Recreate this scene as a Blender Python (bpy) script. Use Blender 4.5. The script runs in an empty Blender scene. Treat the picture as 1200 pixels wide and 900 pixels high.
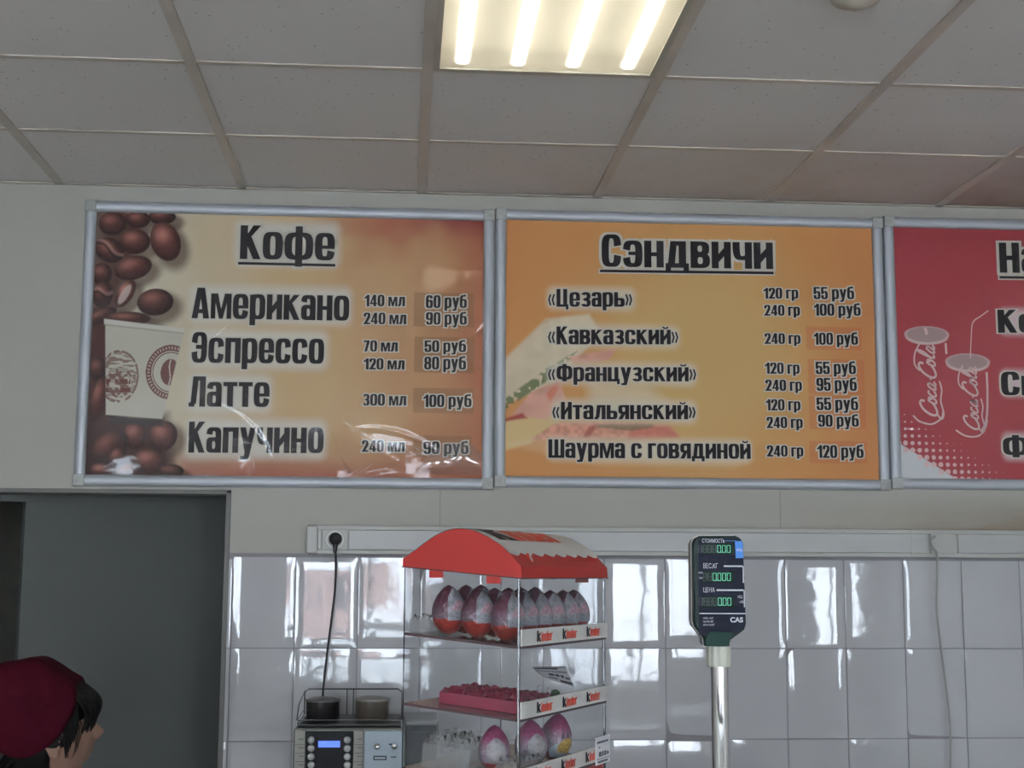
import bpy, bmesh, math, random
import numpy as np
from mathutils import Vector, Matrix
C = bpy.context.scene
COL = C.collection
PI = math.pi
random.seed(4)
# ------------------------------------------------------------------ camera
CY, CZ = -4.65, 1.70          # camera stands 4.65 m in front of the menu wall
YAW, PITCH, ROLL, FPX = 0.07752, 0.13421, 0.00466, 1645.1
def cam_axes():
    cy, sy, cp, sp, cr, sr = math.cos(YAW), math.sin(YAW), math.cos(PITCH), math.sin(PITCH), math.cos(ROLL), math.sin(ROLL)
    f = Vector((sy * cp, cy * cp, sp)); r = Vector((cy, -sy, 0)); u = r.cross(f)
    return cr * r + sr * u, -sr * r + cr * u, f
CR, CU, CF = cam_axes()
cd = bpy.data.cameras.new('camera'); cam = bpy.data.objects.new('camera', cd); COL.objects.link(cam)
cd.sensor_width = 36; cd.lens = FPX / 1200 * 36; cd.clip_start = 0.05
M = Matrix((CR, CU, -CF)).transposed().to_4x4(); M.translation = (0, CY, CZ); cam.matrix_world = M
C.camera = cam
def at(px, py, Y):            # where the sight line of a photo pixel meets the vertical plane Y
    d = CF + CR * ((px - 600) / FPX) + CU * ((450 - py) / FPX)
    t = (Y - CY) / d.y
    return Vector((0, CY, CZ)) + d * t
# ------------------------------------------------------------------ world, light, exposure
SKY = 11.0
TUBE = 2.8
C.view_settings.view_transform = 'Standard'; C.view_settings.look = 'None'
C.view_settings.exposure = 0.95; C.view_settings.gamma = 1.0; C.view_settings.use_curve_mapping = False
C.cycles.use_denoising = True
C.cycles.max_bounces = 10; C.cycles.transparent_max_bounces = 24; C.cycles.transmission_bounces = 8
C.cycles.sample_clamp_indirect = 6.0
w = bpy.data.worlds.new('overcast_sky'); C.world = w; w.use_nodes = True
wn = w.node_tree.nodes; wl = w.node_tree.links
bgn = wn['Background']; bgn.inputs[1].default_value = SKY
tcn = wn.new('ShaderNodeTexCoord'); sepn = wn.new('ShaderNodeSeparateXYZ'); rmp = wn.new('ShaderNodeValToRGB')
wl.new(tcn.outputs['Generated'], sepn.inputs[0]); wl.new(sepn.outputs['Z'], rmp.inputs[0]); wl.new(rmp.outputs[0], bgn.inputs[0])
rmp.color_ramp.elements[0].color = (0.80, 0.88, 1.0, 1); rmp.color_ramp.elements[1].color = (0.92, 0.96, 1.0, 1)
WINS = [(-2.95, -1.65, 0.65, 2.6), (-1.05, 0.25, 0.65, 2.6), (1.8, 2.9, 0.65, 2.6), (4.05, 4.6, 0.65, 2.6)]  # the first, leftmost window is added, unseen even in reflections, for more daylight
RY = -8.8                      # rear wall with the shop windows, behind the camera
XL, XR, CEIL = -3.2, 4.8, 2.976
for i, (a, b, z0, z1) in enumerate(WINS):
    l = bpy.data.lights.new('window_portal', 'AREA'); l.shape = 'RECTANGLE'; l.size = b - a; l.size_y = z1 - z0
    l.cycles.is_portal = True
    o = bpy.data.objects.new('window_portal', l); COL.objects.link(o)
    o.location = ((a + b) / 2, RY - 0.12, (z0 + z1) / 2); o.rotation_euler = (PI / 2, 0, 0)

# ------------------------------------------------------------------ materials
def lin(c): return tuple((x / 12.92 if x <= 0.04045 else ((x + 0.055) / 1.055) ** 2.4) for x in c)
def s255(r, g, b): return lin((r / 255, g / 255, b / 255))
def mat(name, col, rough=0.5, metal=0.0, spec=0.5, var=0.06, scale=8.0, bump=0.0, bscale=60.0, emit=None, es=1.0, coat=0.0):
    m = bpy.data.materials.new(name); m.use_nodes = True
    n = m.node_tree.nodes; L = m.node_tree.links; p = n['Principled BSDF']
    p.inputs['Roughness'].default_value = rough; p.inputs['Metallic'].default_value = metal
    p.inputs['Specular IOR Level'].default_value = spec
    p.inputs['Coat Weight'].default_value = coat; p.inputs['Coat Roughness'].default_value = 0.08
    tc = n.new('ShaderNodeTexCoord'); nz = n.new('ShaderNodeTexNoise'); nz.inputs['Scale'].default_value = scale; nz.inputs['Detail'].default_value = 4
    L.new(tc.outputs['Object'], nz.inputs['Vector'])
    r = n.new('ShaderNodeValToRGB'); r.color_ramp.elements[0].position = 0.3; r.color_ramp.elements[1].position = 0.7
    r.color_ramp.elements[0].color = tuple(max(0, c * (1 - var)) for c in col) + (1,)
    r.color_ramp.elements[1].color = tuple(min(1, c * (1 + var)) for c in col) + (1,)
    L.new(nz.outputs['Fac'], r.inputs[0]); L.new(r.outputs[0], p.inputs['Base Color'])
    if bump:
        b = n.new('ShaderNodeBump'); b.inputs['Strength'].default_value = bump; b.inputs['Distance'].default_value = 0.01
        n2 = n.new('ShaderNodeTexNoise'); n2.inputs['Scale'].default_value = bscale; L.new(tc.outputs['Object'], n2.inputs['Vector'])
        L.new(n2.outputs['Fac'], b.inputs['Height']); L.new(b.outputs[0], p.inputs['Normal'])
    if emit:
        p.inputs['Emission Color'].default_value = tuple(emit) + (1,); p.inputs['Emission Strength'].default_value = es
    return m
def clear(name, tint=(1, 1, 1), ior=1.45, rough=0.03, solid=0.0, scol=(0.5, 0.5, 0.5), bump=0.0, bscale=5.0, boost=1.0):
    """thin clear plastic or glass: see-through, with a fresnel gloss"""
    m = bpy.data.materials.new(name); m.use_nodes = True
    n = m.node_tree.nodes; L = m.node_tree.links; n.remove(n['Principled BSDF']); out = n['Material Output']
    tr = n.new('ShaderNodeBsdfTransparent'); tr.inputs[0].default_value = tuple(tint) + (1,)
    gl = n.new('ShaderNodeBsdfGlossy'); gl.inputs['Roughness'].default_value = rough; gl.inputs[0].default_value = (1, 1, 1, 1)
    fr = n.new('ShaderNodeFresnel'); fr.inputs[0].default_value = ior
    mul = n.new('ShaderNodeMath'); mul.operation = 'MULTIPLY'; mul.inputs[1].default_value = boost; mul.use_clamp = True
    ge = n.new('ShaderNodeNewGeometry'); bf = n.new('ShaderNodeMath'); bf.operation = 'MULTIPLY_ADD'; bf.inputs[1].default_value = -1; bf.inputs[2].default_value = 1   # no mirror on the way out of a thin pane
    L.new(ge.outputs['Backfacing'], bf.inputs[0]); fb = n.new('ShaderNodeMath'); fb.operation = 'MULTIPLY'; L.new(fr.outputs[0], fb.inputs[0]); L.new(bf.outputs[0], fb.inputs[1])
    L.new(fb.outputs[0], mul.inputs[0])
    mx = n.new('ShaderNodeMixShader'); L.new(mul.outputs[0], mx.inputs[0])
    base = tr
    if solid:
        df = n.new('ShaderNodeBsdfDiffuse'); df.inputs[0].default_value = tuple(scol) + (1,)
        m2 = n.new('ShaderNodeMixShader'); m2.inputs[0].default_value = solid
        L.new(tr.outputs[0], m2.inputs[1]); L.new(df.outputs[0], m2.inputs[2]); base = m2
    L.new(base.outputs[0], mx.inputs[1]); L.new(gl.outputs[0], mx.inputs[2]); L.new(mx.outputs[0], out.inputs[0])
    if bump:
        tc = n.new('ShaderNodeTexCoord'); nz = n.new('ShaderNodeTexNoise'); nz.inputs['Scale'].default_value = bscale; nz.inputs['Detail'].default_value = 3
        b = n.new('ShaderNodeBump'); b.inputs['Strength'].default_value = bump; b.inputs['Distance'].default_value = 0.02
        L.new(tc.outputs['Object'], nz.inputs['Vector']); L.new(nz.outputs['Fac'], b.inputs['Height'])
        L.new(b.outputs[0], gl.inputs['Normal']); L.new(b.outputs[0], fr.inputs['Normal'])
    return m
def vcol_mat(name, rough=0.55, spec=0.3):
    m = bpy.data.materials.new(name); m.use_nodes = True
    n = m.node_tree.nodes; p = n['Principled BSDF']; v = n.new('ShaderNodeVertexColor'); v.layer_name = 'Col'
    m.node_tree.links.new(v.outputs[0], p.inputs['Base Color']); p.inputs['Roughness'].default_value = rough
    p.inputs['Specular IOR Level'].default_value = spec
    return m
Q = {}
Q['tile'] = mat('wall_tile_glaze', (0.445, 0.447, 0.462), 0.04, spec=0.62, var=0.02, scale=3, bump=0.06, bscale=9)
Q['grout'] = mat('tile_grout', (0.26, 0.25, 0.26), 0.9)
Q['alu'] = mat('satin_aluminium', (0.45, 0.475, 0.51), 0.52, 0.45, var=0.03)
Q['corner'] = mat('grey_corner_plastic', (0.36, 0.365, 0.345), 0.5, var=0.12, scale=60)
Q['trunk'] = mat('cream_trunking_plastic', (0.40, 0.40, 0.37), 0.4, var=0.04)
Q['trunklid'] = mat('trunking_lid_plastic', (0.40, 0.405, 0.395), 0.35, var=0.03)
Q['tbar'] = mat('painted_grid_metal', (0.52, 0.465, 0.41), 0.45, var=0.16, scale=3)
Q['black'] = mat('black_rubber', (0.012, 0.012, 0.013), 0.45)
Q['white'] = mat('white_plastic', (0.74, 0.74, 0.72), 0.4, var=0.02)
Q['cable'] = mat('white_cable_sheath', (0.33, 0.325, 0.31), 0.4, var=0.03)
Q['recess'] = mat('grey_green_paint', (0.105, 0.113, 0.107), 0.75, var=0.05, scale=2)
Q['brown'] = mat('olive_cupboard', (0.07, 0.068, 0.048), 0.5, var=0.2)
Q['floor'] = mat('floor_tile', (0.58, 0.55, 0.51), 0.3, var=0.1, scale=2)
Q['sidewall'] = mat('side_wall_paint', (0.62, 0.61, 0.57), 0.8)
Q['snow'] = mat('snow', (0.85, 0.87, 0.92), 0.8)
Q['facade'] = mat('pink_plaster', (0.45, 0.30, 0.27), 0.8)
Q['steel'] = mat('brushed_steel', (0.62, 0.63, 0.65), 0.22, 1.0)
Q['chrome'] = mat('chrome', (0.80, 0.80, 0.82), 0.07, 1.0, var=0.01)
Q['ink'] = mat('dark_ink', (0.030, 0.026, 0.030), 0.6, spec=0.2, var=0.05)
Q['halo'] = mat('pale_ink_outline', (0.62, 0.58, 0.51), 0.6, spec=0.2, var=0.02)
Q['redp'] = mat('red_plastic', (0.36, 0.020, 0.016), 0.38, var=0.03)
Q['whitep'] = mat('white_print', (0.50, 0.495, 0.475), 0.35, var=0.03)
Q['redink'] = mat('red_ink', (0.62, 0.05, 0.02), 0.4)
Q['acry'] = clear('clear_acrylic', (0.95, 0.955, 0.96), 1.45, 0.02)
Q['acryedge'] = clear('clear_acrylic_edge', (0.42, 0.43, 0.44), 1.45, 0.06)
Q['shelf'] = clear('smoked_acrylic', (0.50, 0.41, 0.42), 1.45, 0.06, solid=0.25, scol=(0.14, 0.085, 0.09))
Q['shelfedge'] = mat('smoked_acrylic_edge', (0.07, 0.04, 0.045), 0.2)
Q['blister'] = clear('clear_blister_plastic', (0.93, 0.935, 0.94), 1.5, 0.05, solid=0.07, scol=(0.7, 0.7, 0.68), boost=1.5)
Q['film'] = clear('glossy_cover_film', (0.975, 0.975, 0.97), 1.38, 0.05, bump=0.055, bscale=9.0)
Q['curl'] = clear('curled_film', (0.93, 0.92, 0.93), 1.5, 0.08, solid=0.05, scol=(0.8, 0.75, 0.78), boost=2.2)
Q['glass'] = clear('window_glass', (0.96, 0.97, 0.97), 1.45, 0.0)
Q['pinktray'] = mat('raspberry_plastic', (0.27, 0.020, 0.058), 0.35, var=0.04)

# ------------------------------------------------------------------ mesh helpers
class MB:
    def __init__(s): s.v = []; s.f = []; s.mi = []; s.m = 0
    def mesh(s, vs, fs):
        k = len(s.v); s.v += [tuple(a) for a in vs]; s.f += [tuple(i + k for i in f) for f in fs]; s.mi += [s.m] * len(fs); return s
    def box(s, x0, y0, z0, x1, y1, z1):
        return s.mesh([(x0, y0, z0), (x1, y0, z0), (x1, y1, z0), (x0, y1, z0), (x0, y0, z1), (x1, y0, z1), (x1, y1, z1), (x0, y1, z1)],
                      [(0, 3, 2, 1), (4, 5, 6, 7), (0, 1, 5, 4), (1, 2, 6, 5), (2, 3, 7, 6), (3, 0, 4, 7)])
    def hexa(s, p): return s.mesh(p, [(0, 3, 2, 1), (4, 5, 6, 7), (0, 1, 5, 4), (1, 2, 6, 5), (2, 3, 7, 6), (3, 0, 4, 7)])
    def prism(s, pts, f0, f1):            # pts 2D; f0/f1 map a 2D point to the two end faces
        n = len(pts); return s.mesh([f0(*p) for p in pts] + [f1(*p) for p in pts],
            [tuple(range(n))[::-1], tuple(range(n, 2 * n))] + [(i, (i + 1) % n, n + (i + 1) % n, n + i) for i in range(n)])
    def tube(s, pts, r, n=10, cap=True):
        pts = [Vector(p) for p in pts]; N = len(pts); rs = r if isinstance(r, (list, tuple)) else [r] * N
        vs = []; fs = []; ref = None
        for i, p in enumerate(pts):
            d = (pts[min(i + 1, N - 1)] - pts[max(i - 1, 0)]).normalized()
            if ref is None: ref = d.orthogonal().normalized()
            ref = (ref - d * ref.dot(d)).normalized(); b = d.cross(ref)
            vs += [p + (ref * math.cos(2 * PI * k / n) + b * math.sin(2 * PI * k / n)) * rs[i] for k in range(n)]
        for i in range(N - 1):
            fs += [(i * n + k, i * n + (k + 1) % n, (i + 1) * n + (k + 1) % n, (i + 1) * n + k) for k in range(n)]
        if cap: fs += [tuple(range(n))[::-1], tuple(range((N - 1) * n, N * n))]
        return s.mesh(vs, fs)
    def lathe(s, c, prof, n=28, axis='z'):
        vs = []; fs = []; N = len(prof)
        for r, h in prof:
            for k in range(n):
                a = 2 * PI * k / n; x, y = r * math.cos(a), r * math.sin(a)
                q = (x, y, h) if axis == 'z' else ((x, -h, y) if axis == '-y' else (h, x, y))
                vs.append((c[0] + q[0], c[1] + q[1], c[2] + q[2]))
        for i in range(N - 1):
            fs += [(i * n + k, i * n + (k + 1) % n, (i + 1) * n + (k + 1) % n, (i + 1) * n + k) for k in range(n)]
        if prof[0][0] > 1e-6: fs.append(tuple(range(n))[::-1])
        if prof[-1][0] > 1e-6: fs.append(tuple(range((N - 1) * n, N * n)))
        return s.mesh(vs, fs)
    def sphere(s, c, r, nu=20, nv=12):
        rx, ry, rz = r if isinstance(r, (tuple, list)) else (r, r, r)
        vs = [(c[0], c[1], c[2] - rz)]; fs = []
        for j in range(1, nv):
            t = -PI / 2 + PI * j / nv
            vs += [(c[0] + rx * math.cos(t) * math.cos(2 * PI * k / nu), c[1] + ry * math.cos(t) * math.sin(2 * PI * k / nu), c[2] + rz * math.sin(t)) for k in range(nu)]
        vs.append((c[0], c[1], c[2] + rz)); e = len(vs) - 1
        fs += [(0, 1 + (k + 1) % nu, 1 + k) for k in range(nu)]
        for j in range(nv - 2):
            a = 1 + j * nu; fs += [(a + k, a + (k + 1) % nu, a + nu + (k + 1) % nu, a + nu + k) for k in range(nu)]
        a = 1 + (nv - 2) * nu; fs += [(a + k, a + (k + 1) % nu, e) for k in range(nu)]
        return s.mesh(vs, fs)
    def build(s, name, m, parent=None, smooth=False, bevel=0, kind=None, label=None):
        me = bpy.data.meshes.new(name); me.from_pydata(s.v, [], s.f)
        for q in (m if isinstance(m, (list, tuple)) else [m]): me.materials.append(q)
        if any(s.mi): me.polygons.foreach_set('material_index', s.mi)
        bm = bmesh.new(); bm.from_mesh(me)
        bmesh.ops.recalc_face_normals(bm, faces=bm.faces)
        if bevel: bmesh.ops.bevel(bm, geom=[e for e in bm.edges if e.is_manifold and e.calc_face_angle(0) > 0.5], offset=bevel, segments=2, profile=0.5, affect='EDGES', clamp_overlap=True)
        bm.to_mesh(me); bm.free()
        if smooth: me.polygons.foreach_set('use_smooth', [True] * len(me.polygons)); me.set_sharp_from_angle(angle=0.7)
        o = bpy.data.objects.new(name, me); COL.objects.link(o)
        if parent: o.parent = parent
        if kind: o['kind'] = kind
        if label: o['label'] = label
        return o
def tag(o, label, cat, group=None):
    o['label'] = label; o['category'] = cat
    if group: o['group'] = group
    return o
def thing(name, label, cat, loc=(0, 0, 0), rotz=0, group=None):
    o = bpy.data.objects.new(name, None); COL.objects.link(o); o.location = loc; o.rotation_euler = (0, 0, rotz); o.empty_display_size = 0.05
    return tag(o, label, cat, group)
def copy_thing(o):
    c = o.copy(); COL.objects.link(c)
    for ch in list(o.children):
        d = ch.copy(); COL.objects.link(d); d.parent = c
        for g in list(ch.children):
            e = g.copy(); COL.objects.link(e); e.parent = d
    return c
def struct(name, mb, m, **k): return mb.build(name, m, kind='structure', **k)
def evaluated(o, name):
    dg = bpy.context.evaluated_depsgraph_get(); dg.update()
    me = bpy.data.meshes.new_from_object(o.evaluated_get(dg)); me.name = name
    return me
def catmull(P, k=8):
    P = [Vector(p) for p in P]; out = []
    for i in range(len(P) - 1):
        a, b, c, d = P[max(i - 1, 0)], P[i], P[i + 1], P[min(i + 2, len(P) - 1)]
        for j in range(k):
            t = j / k; out.append(0.5 * ((2 * b) + (c - a) * t + (2 * a - 5 * b + 4 * c - d) * t * t + (3 * b - a - 3 * c + d) * t ** 3))
    return out + [P[-1]]
def font_text(string, size, m, parent, loc, rot=(PI / 2, 0, 0), width=None, bold=0.0, name='lettering', extr=0.0002, align='LEFT', skew=0):
    cu = bpy.data.curves.new(name, 'FONT'); cu.body = string; cu.size = size; cu.offset = bold; cu.extrude = extr; cu.align_x = align; cu.shear = skew
    t = bpy.data.objects.new(name, cu); COL.objects.link(t)
    me = evaluated(t, name); bpy.data.objects.remove(t)
    if width:
        xs = [v.co.x for v in me.vertices]; k = width / (max(xs) - min(xs)); x0 = min(xs)
        for v in me.vertices: v.co.x = (v.co.x - x0) * k
    me.materials.clear(); me.materials.append(m)
    o = bpy.data.objects.new(name, me); COL.objects.link(o); o.parent = parent; o.location = loc; o.rotation_euler = rot
    return o

# ------------------------------------------------------------------ heavy condensed poster lettering
XH, S_, T_ = 0.82, 0.185, 0.125
class Glyph:
    """shapes of one letter: convex quads and thick arcs, in cap heights"""
    def __init__(s): s.q = []; s.a = []; s.w = 0.5
    def R(s, x0, y0, x1, y1): s.q.append([(x0, y0), (x1, y0), (x1, y1), (x0, y1)]); return s
    def P(s, *p): s.q.append(list(p)); return s
    def A(s, x0, y0, x1, y1, a0=0, a1=360, tx=S_, ty=T_, n=3.6): s.a.append((x0, y0, x1, y1, a0, a1, tx, ty, n)); return s
def glyph(ch):
    g = Glyph(); w = 0.5; h = 1.0 if (ch.isupper() or ch.isdigit()) else XH
    lo = ch.lower() if ch not in 'АФ' else ch
    if lo == 'о': g.A(0, 0, w, h)
    elif lo == 'с': g.A(0, 0, w, h, 8, 352)
    elif lo == 'э': g.A(0, 0, w, h, -172, 172).R(0.14, h * .45, w - .05, h * .58)
    elif lo == 'е': g.A(0, 0, w, h, 0, 350).R(.1, h * .42, w, h * .42 + .1)
    elif ch == 'А': w = .56; g.P((0, 0), (.19, 0), (.33, 1), (.16, 1)).P((.37, 0), (.56, 0), (.40, 1), (.23, 1)).R(.12, .17, .44, .30)
    elif lo == 'а': w = .47; g.A(0, .0, w * .98, .50, 20, 342).A(0, .22, w, h, -20, 174).R(w - S_, 0, w, h * .62).R(.14, .38, w - .1, .49)
    elif lo == 'м': w = .66; g.R(0, 0, .15, h).R(w - .15, 0, w, h).P((.08, h), (.22, h), (.40, 0), (.27, 0)).P((w - .22, h), (w - .08, h), (w - .27, 0), (w - .40, 0))
    elif lo == 'р': g.A(0, 0, w, h).R(0, -.2, S_, h - .02)
    elif lo in 'ий':
        g.R(0, 0, .18, h).R(w - .18, 0, w, h).P((.1, .08), (.1, .34), (w - .1, h - .08), (w - .1, h - .34))
        if lo == 'й': g.A(.1, h + .04, .4, h + .32, 185, 355, .07, .08, 2.2)
    elif lo == 'к': w = .52; g.R(0, 0, S_, h).P((.1, h * .42), (.1, h * .60), (w - .20, h), (w - .01, h)).P((.12, h * .55), (.28, h * .66), (w, 0), (w - .19, 0))
    elif lo == 'н': g.R(0, 0, S_, h).R(w - S_, 0, w, h).R(.1, h * .42, w - .1, h * .57)
    elif lo == 'п': g.R(0, 0, S_, h).R(w - S_, 0, w, h).R(.1, h - .14, w - .1, h)
    elif lo == 'т': w = .44; g.R(0, h - .14, w, h).R(w / 2 - .095, 0, w / 2 + .095, h)
    elif lo == 'ш': w = .74; g.R(0, 0, .18, h).R(.28, 0, .46, h).R(w - .18, 0, w, h).R(.1, 0, w - .1, .14)
    elif lo == 'ц': g.R(0, 0, S_, h).R(w - S_, 0, w, h).R(.1, 0, w - .1, .14).R(w - .06, -.16, w + .06, .14); w = .56
    elif lo == 'ч': g.R(w - S_, 0, w, h).A(0, h * .32, w, h * 1.6, 180, 300).R(0, h * .7, S_, h)
    elif lo == 'у': g.P((0, h), (.185, h), (.34, .05), (.17, .0)).P((w, h), (w - .18, h), (.12, -.2), (.29, -.2)).R(.03, -.22, .24, -.10)
    elif lo == 'д': w = .6; g.R(0, 0, w, .14).R(0, -.15, .14, .1).R(w - .14, -.15, w, .1).P((.06, .1), (.24, .1), (.30, h), (.13, h)).R(.34, .1, .53, h).R(.13, h - .14, .53, h)
    elif lo == 'л': w = .52; g.R(w - S_, 0, w, h).R(.13, h - .14, w, h).P((.05, .02), (.23, .10), (.30, h), (.12, h)).R(0, 0, .18, .14)
    elif lo == 'в': g.R(0, 0, S_, h).A(0, 0, w, h * .56, n=2.9).A(0, h * .46, w * .97, h, n=2.9)
    elif lo == 'з': w = .46; g.A(0, 0, w, h * .55, -160, 128, n=2.5).A(.01, h * .45, w - .01, h, -128, 160, n=2.5)
    elif lo == 'ь': g.R(0, 0, S_, h).A(0, 0, w, h * .6)
    elif lo == 'я': g.R(w - S_, 0, w, h).A(0, h * .38, w, h).P((0, 0), (.19, 0), (.36, h * .5), (.18, h * .5))
    elif ch == 'Ф': w = .74; g.A(0, .10, w, .90, ty=.13).R(w / 2 - .1, 0, w / 2 + .1, 1)
    elif lo == 'ф': w = .72; g.A(0, 0, w, h).R(w / 2 - .09, -.2, w / 2 + .09, h + .18)
    elif lo == 'г': w = .38; g.R(0, 0, S_, h).R(.1, h - .14, w, h)
    elif lo == 'б': g.A(0, 0, w, .70).R(0, .3, S_, .78).A(0, .3, w * 1.2, 1.02, 95, 180, S_, .13, 3).R(.26, .89, .44, 1.04)
    elif ch == '0': g.A(0, 0, w, 1)
    elif ch == '1': w = .36; g.R(w - .19, 0, w, 1).P((0, .78), (0, .64), (w - .1, .76), (w - .1, 1))
    elif ch == '2': w = .48; g.A(0, .42, w, 1, -12, 182).P((0, .0), (.2, .0), (w, .60), (w - .2, .66)).R(0, 0, w, .14)
    elif ch == '3': w = .48; g.A(0, 0, w, .56, -165, 112, n=2.6).A(.01, .45, w - .01, 1, -112, 165, n=2.6)
    elif ch == '4': w = .52; g.R(.26, 0, .45, 1).R(0, .18, w, .31).P((0, .2), (.14, .3), (.40, 1), (.24, 1))
    elif ch == '5': w = .48; g.A(0, 0, w, .66, -180, 150).R(0, .42, .17, 1).R(.05, .86, w - .03, 1)
    elif ch == '6': g.A(0, 0, w, 1, 22, 338 + 22).A(0, 0, w, .62)
    elif ch == '7': w = .44; g.R(0, .85, w, 1).P((.06, 0), (.25, 0), (w, .9), (w - .19, .9))
    elif ch == '8': g.A(0, 0, w, .56, n=2.8).A(.01, .45, w - .01, 1, n=2.8)
    elif ch == '9': g.A(0, 0, w, 1, -158, 158 + 20).A(0, .38, w, 1)
    elif ch in '«»':
        w = .36
        for k in (0, .17):
            a, b = (k, k + .15) if ch == '«' else (k + .15, k)
            sx = .08 if ch == '«' else -.08
            g.P((a, .38), (a + sx, .38), (b + sx * .2, .70), (b - sx * .8, .70)); g.P((a, .42), (a + sx, .42), (b + sx * .2, .08), (b - sx * .8, .08))
    elif ch == ' ': w = .2
    # latin letters of the small snack logo
    elif ch == 'k': w = .5; g.R(0, 0, .17, 1.05).P((.1, .32), (.1, .5), (.3, XH), (.49, XH)).P((.12, .45), (.26, .52), (.5, 0), (.31, 0))
    elif ch == 'i': w = .17; g.R(0, 0, .17, .74).R(0, .84, .17, 1.02)
    elif ch == 'n': w = .46; g.R(0, 0, .17, .78).A(0, .0, .46, .80, 0, 165, .17, .12).R(.29, 0, .46, .42)
    elif ch == 'd': w = .46; g.A(0, 0, .46, .80, tx=.17).R(.29, 0, .46, 1.05)
    elif ch == 'e': w = .46; g.A(0, 0, .46, .80, 0, 345, tx=.17).R(.1, .33, .46, .43)
    elif ch == 'r': w = .34; g.R(0, 0, .17, .78).A(0, .2, .5, .80, 62, 165, .17, .13)
    g.w = w
    return g
def grow(poly, d):            # move each edge of a convex polygon outwards by d
    n = len(poly); ar = sum(poly[i][0] * poly[(i + 1) % n][1] - poly[(i + 1) % n][0] * poly[i][1] for i in range(n))
    if ar < 0: poly = poly[::-1]
    if abs(d) < 1e-9: return poly
    ln = []
    for i in range(n):
        (x0, y0), (x1, y1) = poly[i], poly[(i + 1) % n]; L = math.hypot(x1 - x0, y1 - y0) or 1e-6
        nx, ny = (y1 - y0) / L, -(x1 - x0) / L; ln.append((nx, ny, nx * x0 + ny * y0 + d))
    out = []
    for i in range(n):
        a, b = ln[i - 1], ln[i]; det = a[0] * b[1] - a[1] * b[0]
        if abs(det) < 0.08: out.append((poly[i][0] + b[0] * d, poly[i][1] + b[1] * d))
        else: out.append(((a[2] * b[1] - a[1] * b[2]) / det, (a[0] * b[2] - a[2] * b[0]) / det))
    return out
def line_polys(string, d=0.0):
    """polygons of a whole line of text, in cap heights, plus its width"""
    polys = []; x = 0
    for ch in string:
        g = glyph(ch)
        for q in g.q: polys.append(grow([(px + x, py) for px, py in q], d))
        for x0, y0, x1, y1, a0, a1, tx, ty, n in g.a:
            cx, cy, rx, ry = (x0 + x1) / 2 + x, (y0 + y1) / 2, (x1 - x0) / 2 + d, (y1 - y0) / 2 + d
            N = max(6, int(abs(a1 - a0) / 9)); ex = 2 / n
            def pt(t, rx, ry):
                c, s = math.cos(t), math.sin(t); return (cx + rx * math.copysign(abs(c) ** ex, c), cy + ry * math.copysign(abs(s) ** ex, s))
            e = 0 if abs(a1 - a0) >= 359 else math.degrees(d / max(rx, ry)) * .5
            ts = [math.radians(a0 - e + (a1 - a0 + 2 * e) * i / N) for i in range(N + 1)]
            irx, iry = max(rx - tx - 2 * d, .002), max(ry - ty - 2 * d, .002)
            for i in range(N):
                polys.append([pt(ts[i], rx, ry), pt(ts[i + 1], rx, ry), pt(ts[i + 1], irx, iry), pt(ts[i], irx, iry)])
        x += g.w + 0.045
    return polys, x - 0.045
def text_mesh(mb, string, x0, x1, zb, zt, y, d=0.0, sl=0.0):
    """lays a line between x0 and x1, baseline zb (rising by sl to the right), cap top zt, on the plane y"""
    ps, W = line_polys(string, d); kx = (x1 - x0) / W; kz = zt - zb
    for i, p in enumerate(ps):
        n = len(p); yy_ = y - 4e-6 * (i % 60); mb.mesh([(x0 + a * kx, yy_, zb + b * kz + sl * a / W) for a, b in p], [tuple(range(n))])

# ------------------------------------------------------------------ the room
def paint_wall_mat():
    m = mat('cream_wall_paint', (0.39, 0.378, 0.335), 0.6, var=0.03, scale=1.6, bump=0.02, bscale=120)
    n = m.node_tree.nodes; L = m.node_tree.links; p = n['Principled BSDF']
    base = p.inputs['Base Color'].links[0].from_socket
    tc = n.new('ShaderNodeTexCoord'); sp = n.new('ShaderNodeSeparateXYZ'); L.new(tc.outputs['Object'], sp.inputs[0])
    mp = n.new('ShaderNodeMapping'); mp.inputs['Scale'].default_value = (2.2, 1, 9); L.new(tc.outputs['Object'], mp.inputs[0])
    nz = n.new('ShaderNodeTexNoise'); nz.inputs['Scale'].default_value = 2.0; nz.inputs['Detail'].default_value = 6; L.new(mp.outputs[0], nz.inputs['Vector'])
    # brownish dirt that has settled along the trunking on the right
    dz = n.new('ShaderNodeMapRange'); dz.inputs['From Min'].default_value = 1.98; dz.inputs['From Max'].default_value = 1.845; L.new(sp.outputs['Z'], dz.inputs[0])
    dx = n.new('ShaderNodeMapRange'); dx.inputs['From Min'].default_value = 1.2; dx.inputs['From Max'].default_value = 2.3; L.new(sp.outputs['X'], dx.inputs[0])
    a = n.new('ShaderNodeMath'); a.operation = 'MULTIPLY'; L.new(dz.outputs[0], a.inputs[0]); L.new(dx.outputs[0], a.inputs[1])
    b = n.new('ShaderNodeMath'); b.operation = 'MULTIPLY'; L.new(a.outputs[0], b.inputs[0]); L.new(nz.outputs['Fac'], b.inputs[1])
    b2 = n.new('ShaderNodeMath'); b2.operation = 'MULTIPLY'; b2.inputs[1].default_value = 1.6; b2.use_clamp = True; L.new(b.outputs[0], b2.inputs[0])
    c = n.new('ShaderNodeMix'); c.data_type = 'RGBA'; L.new(b2.outputs[0], c.inputs[0]); L.new(base, c.inputs[6]); c.inputs[7].default_value = (0.20, 0.13, 0.07, 1)
    L.new(c.outputs[2], p.inputs['Base Color'])
    return m
Q['paint'] = paint_wall_mat()
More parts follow.
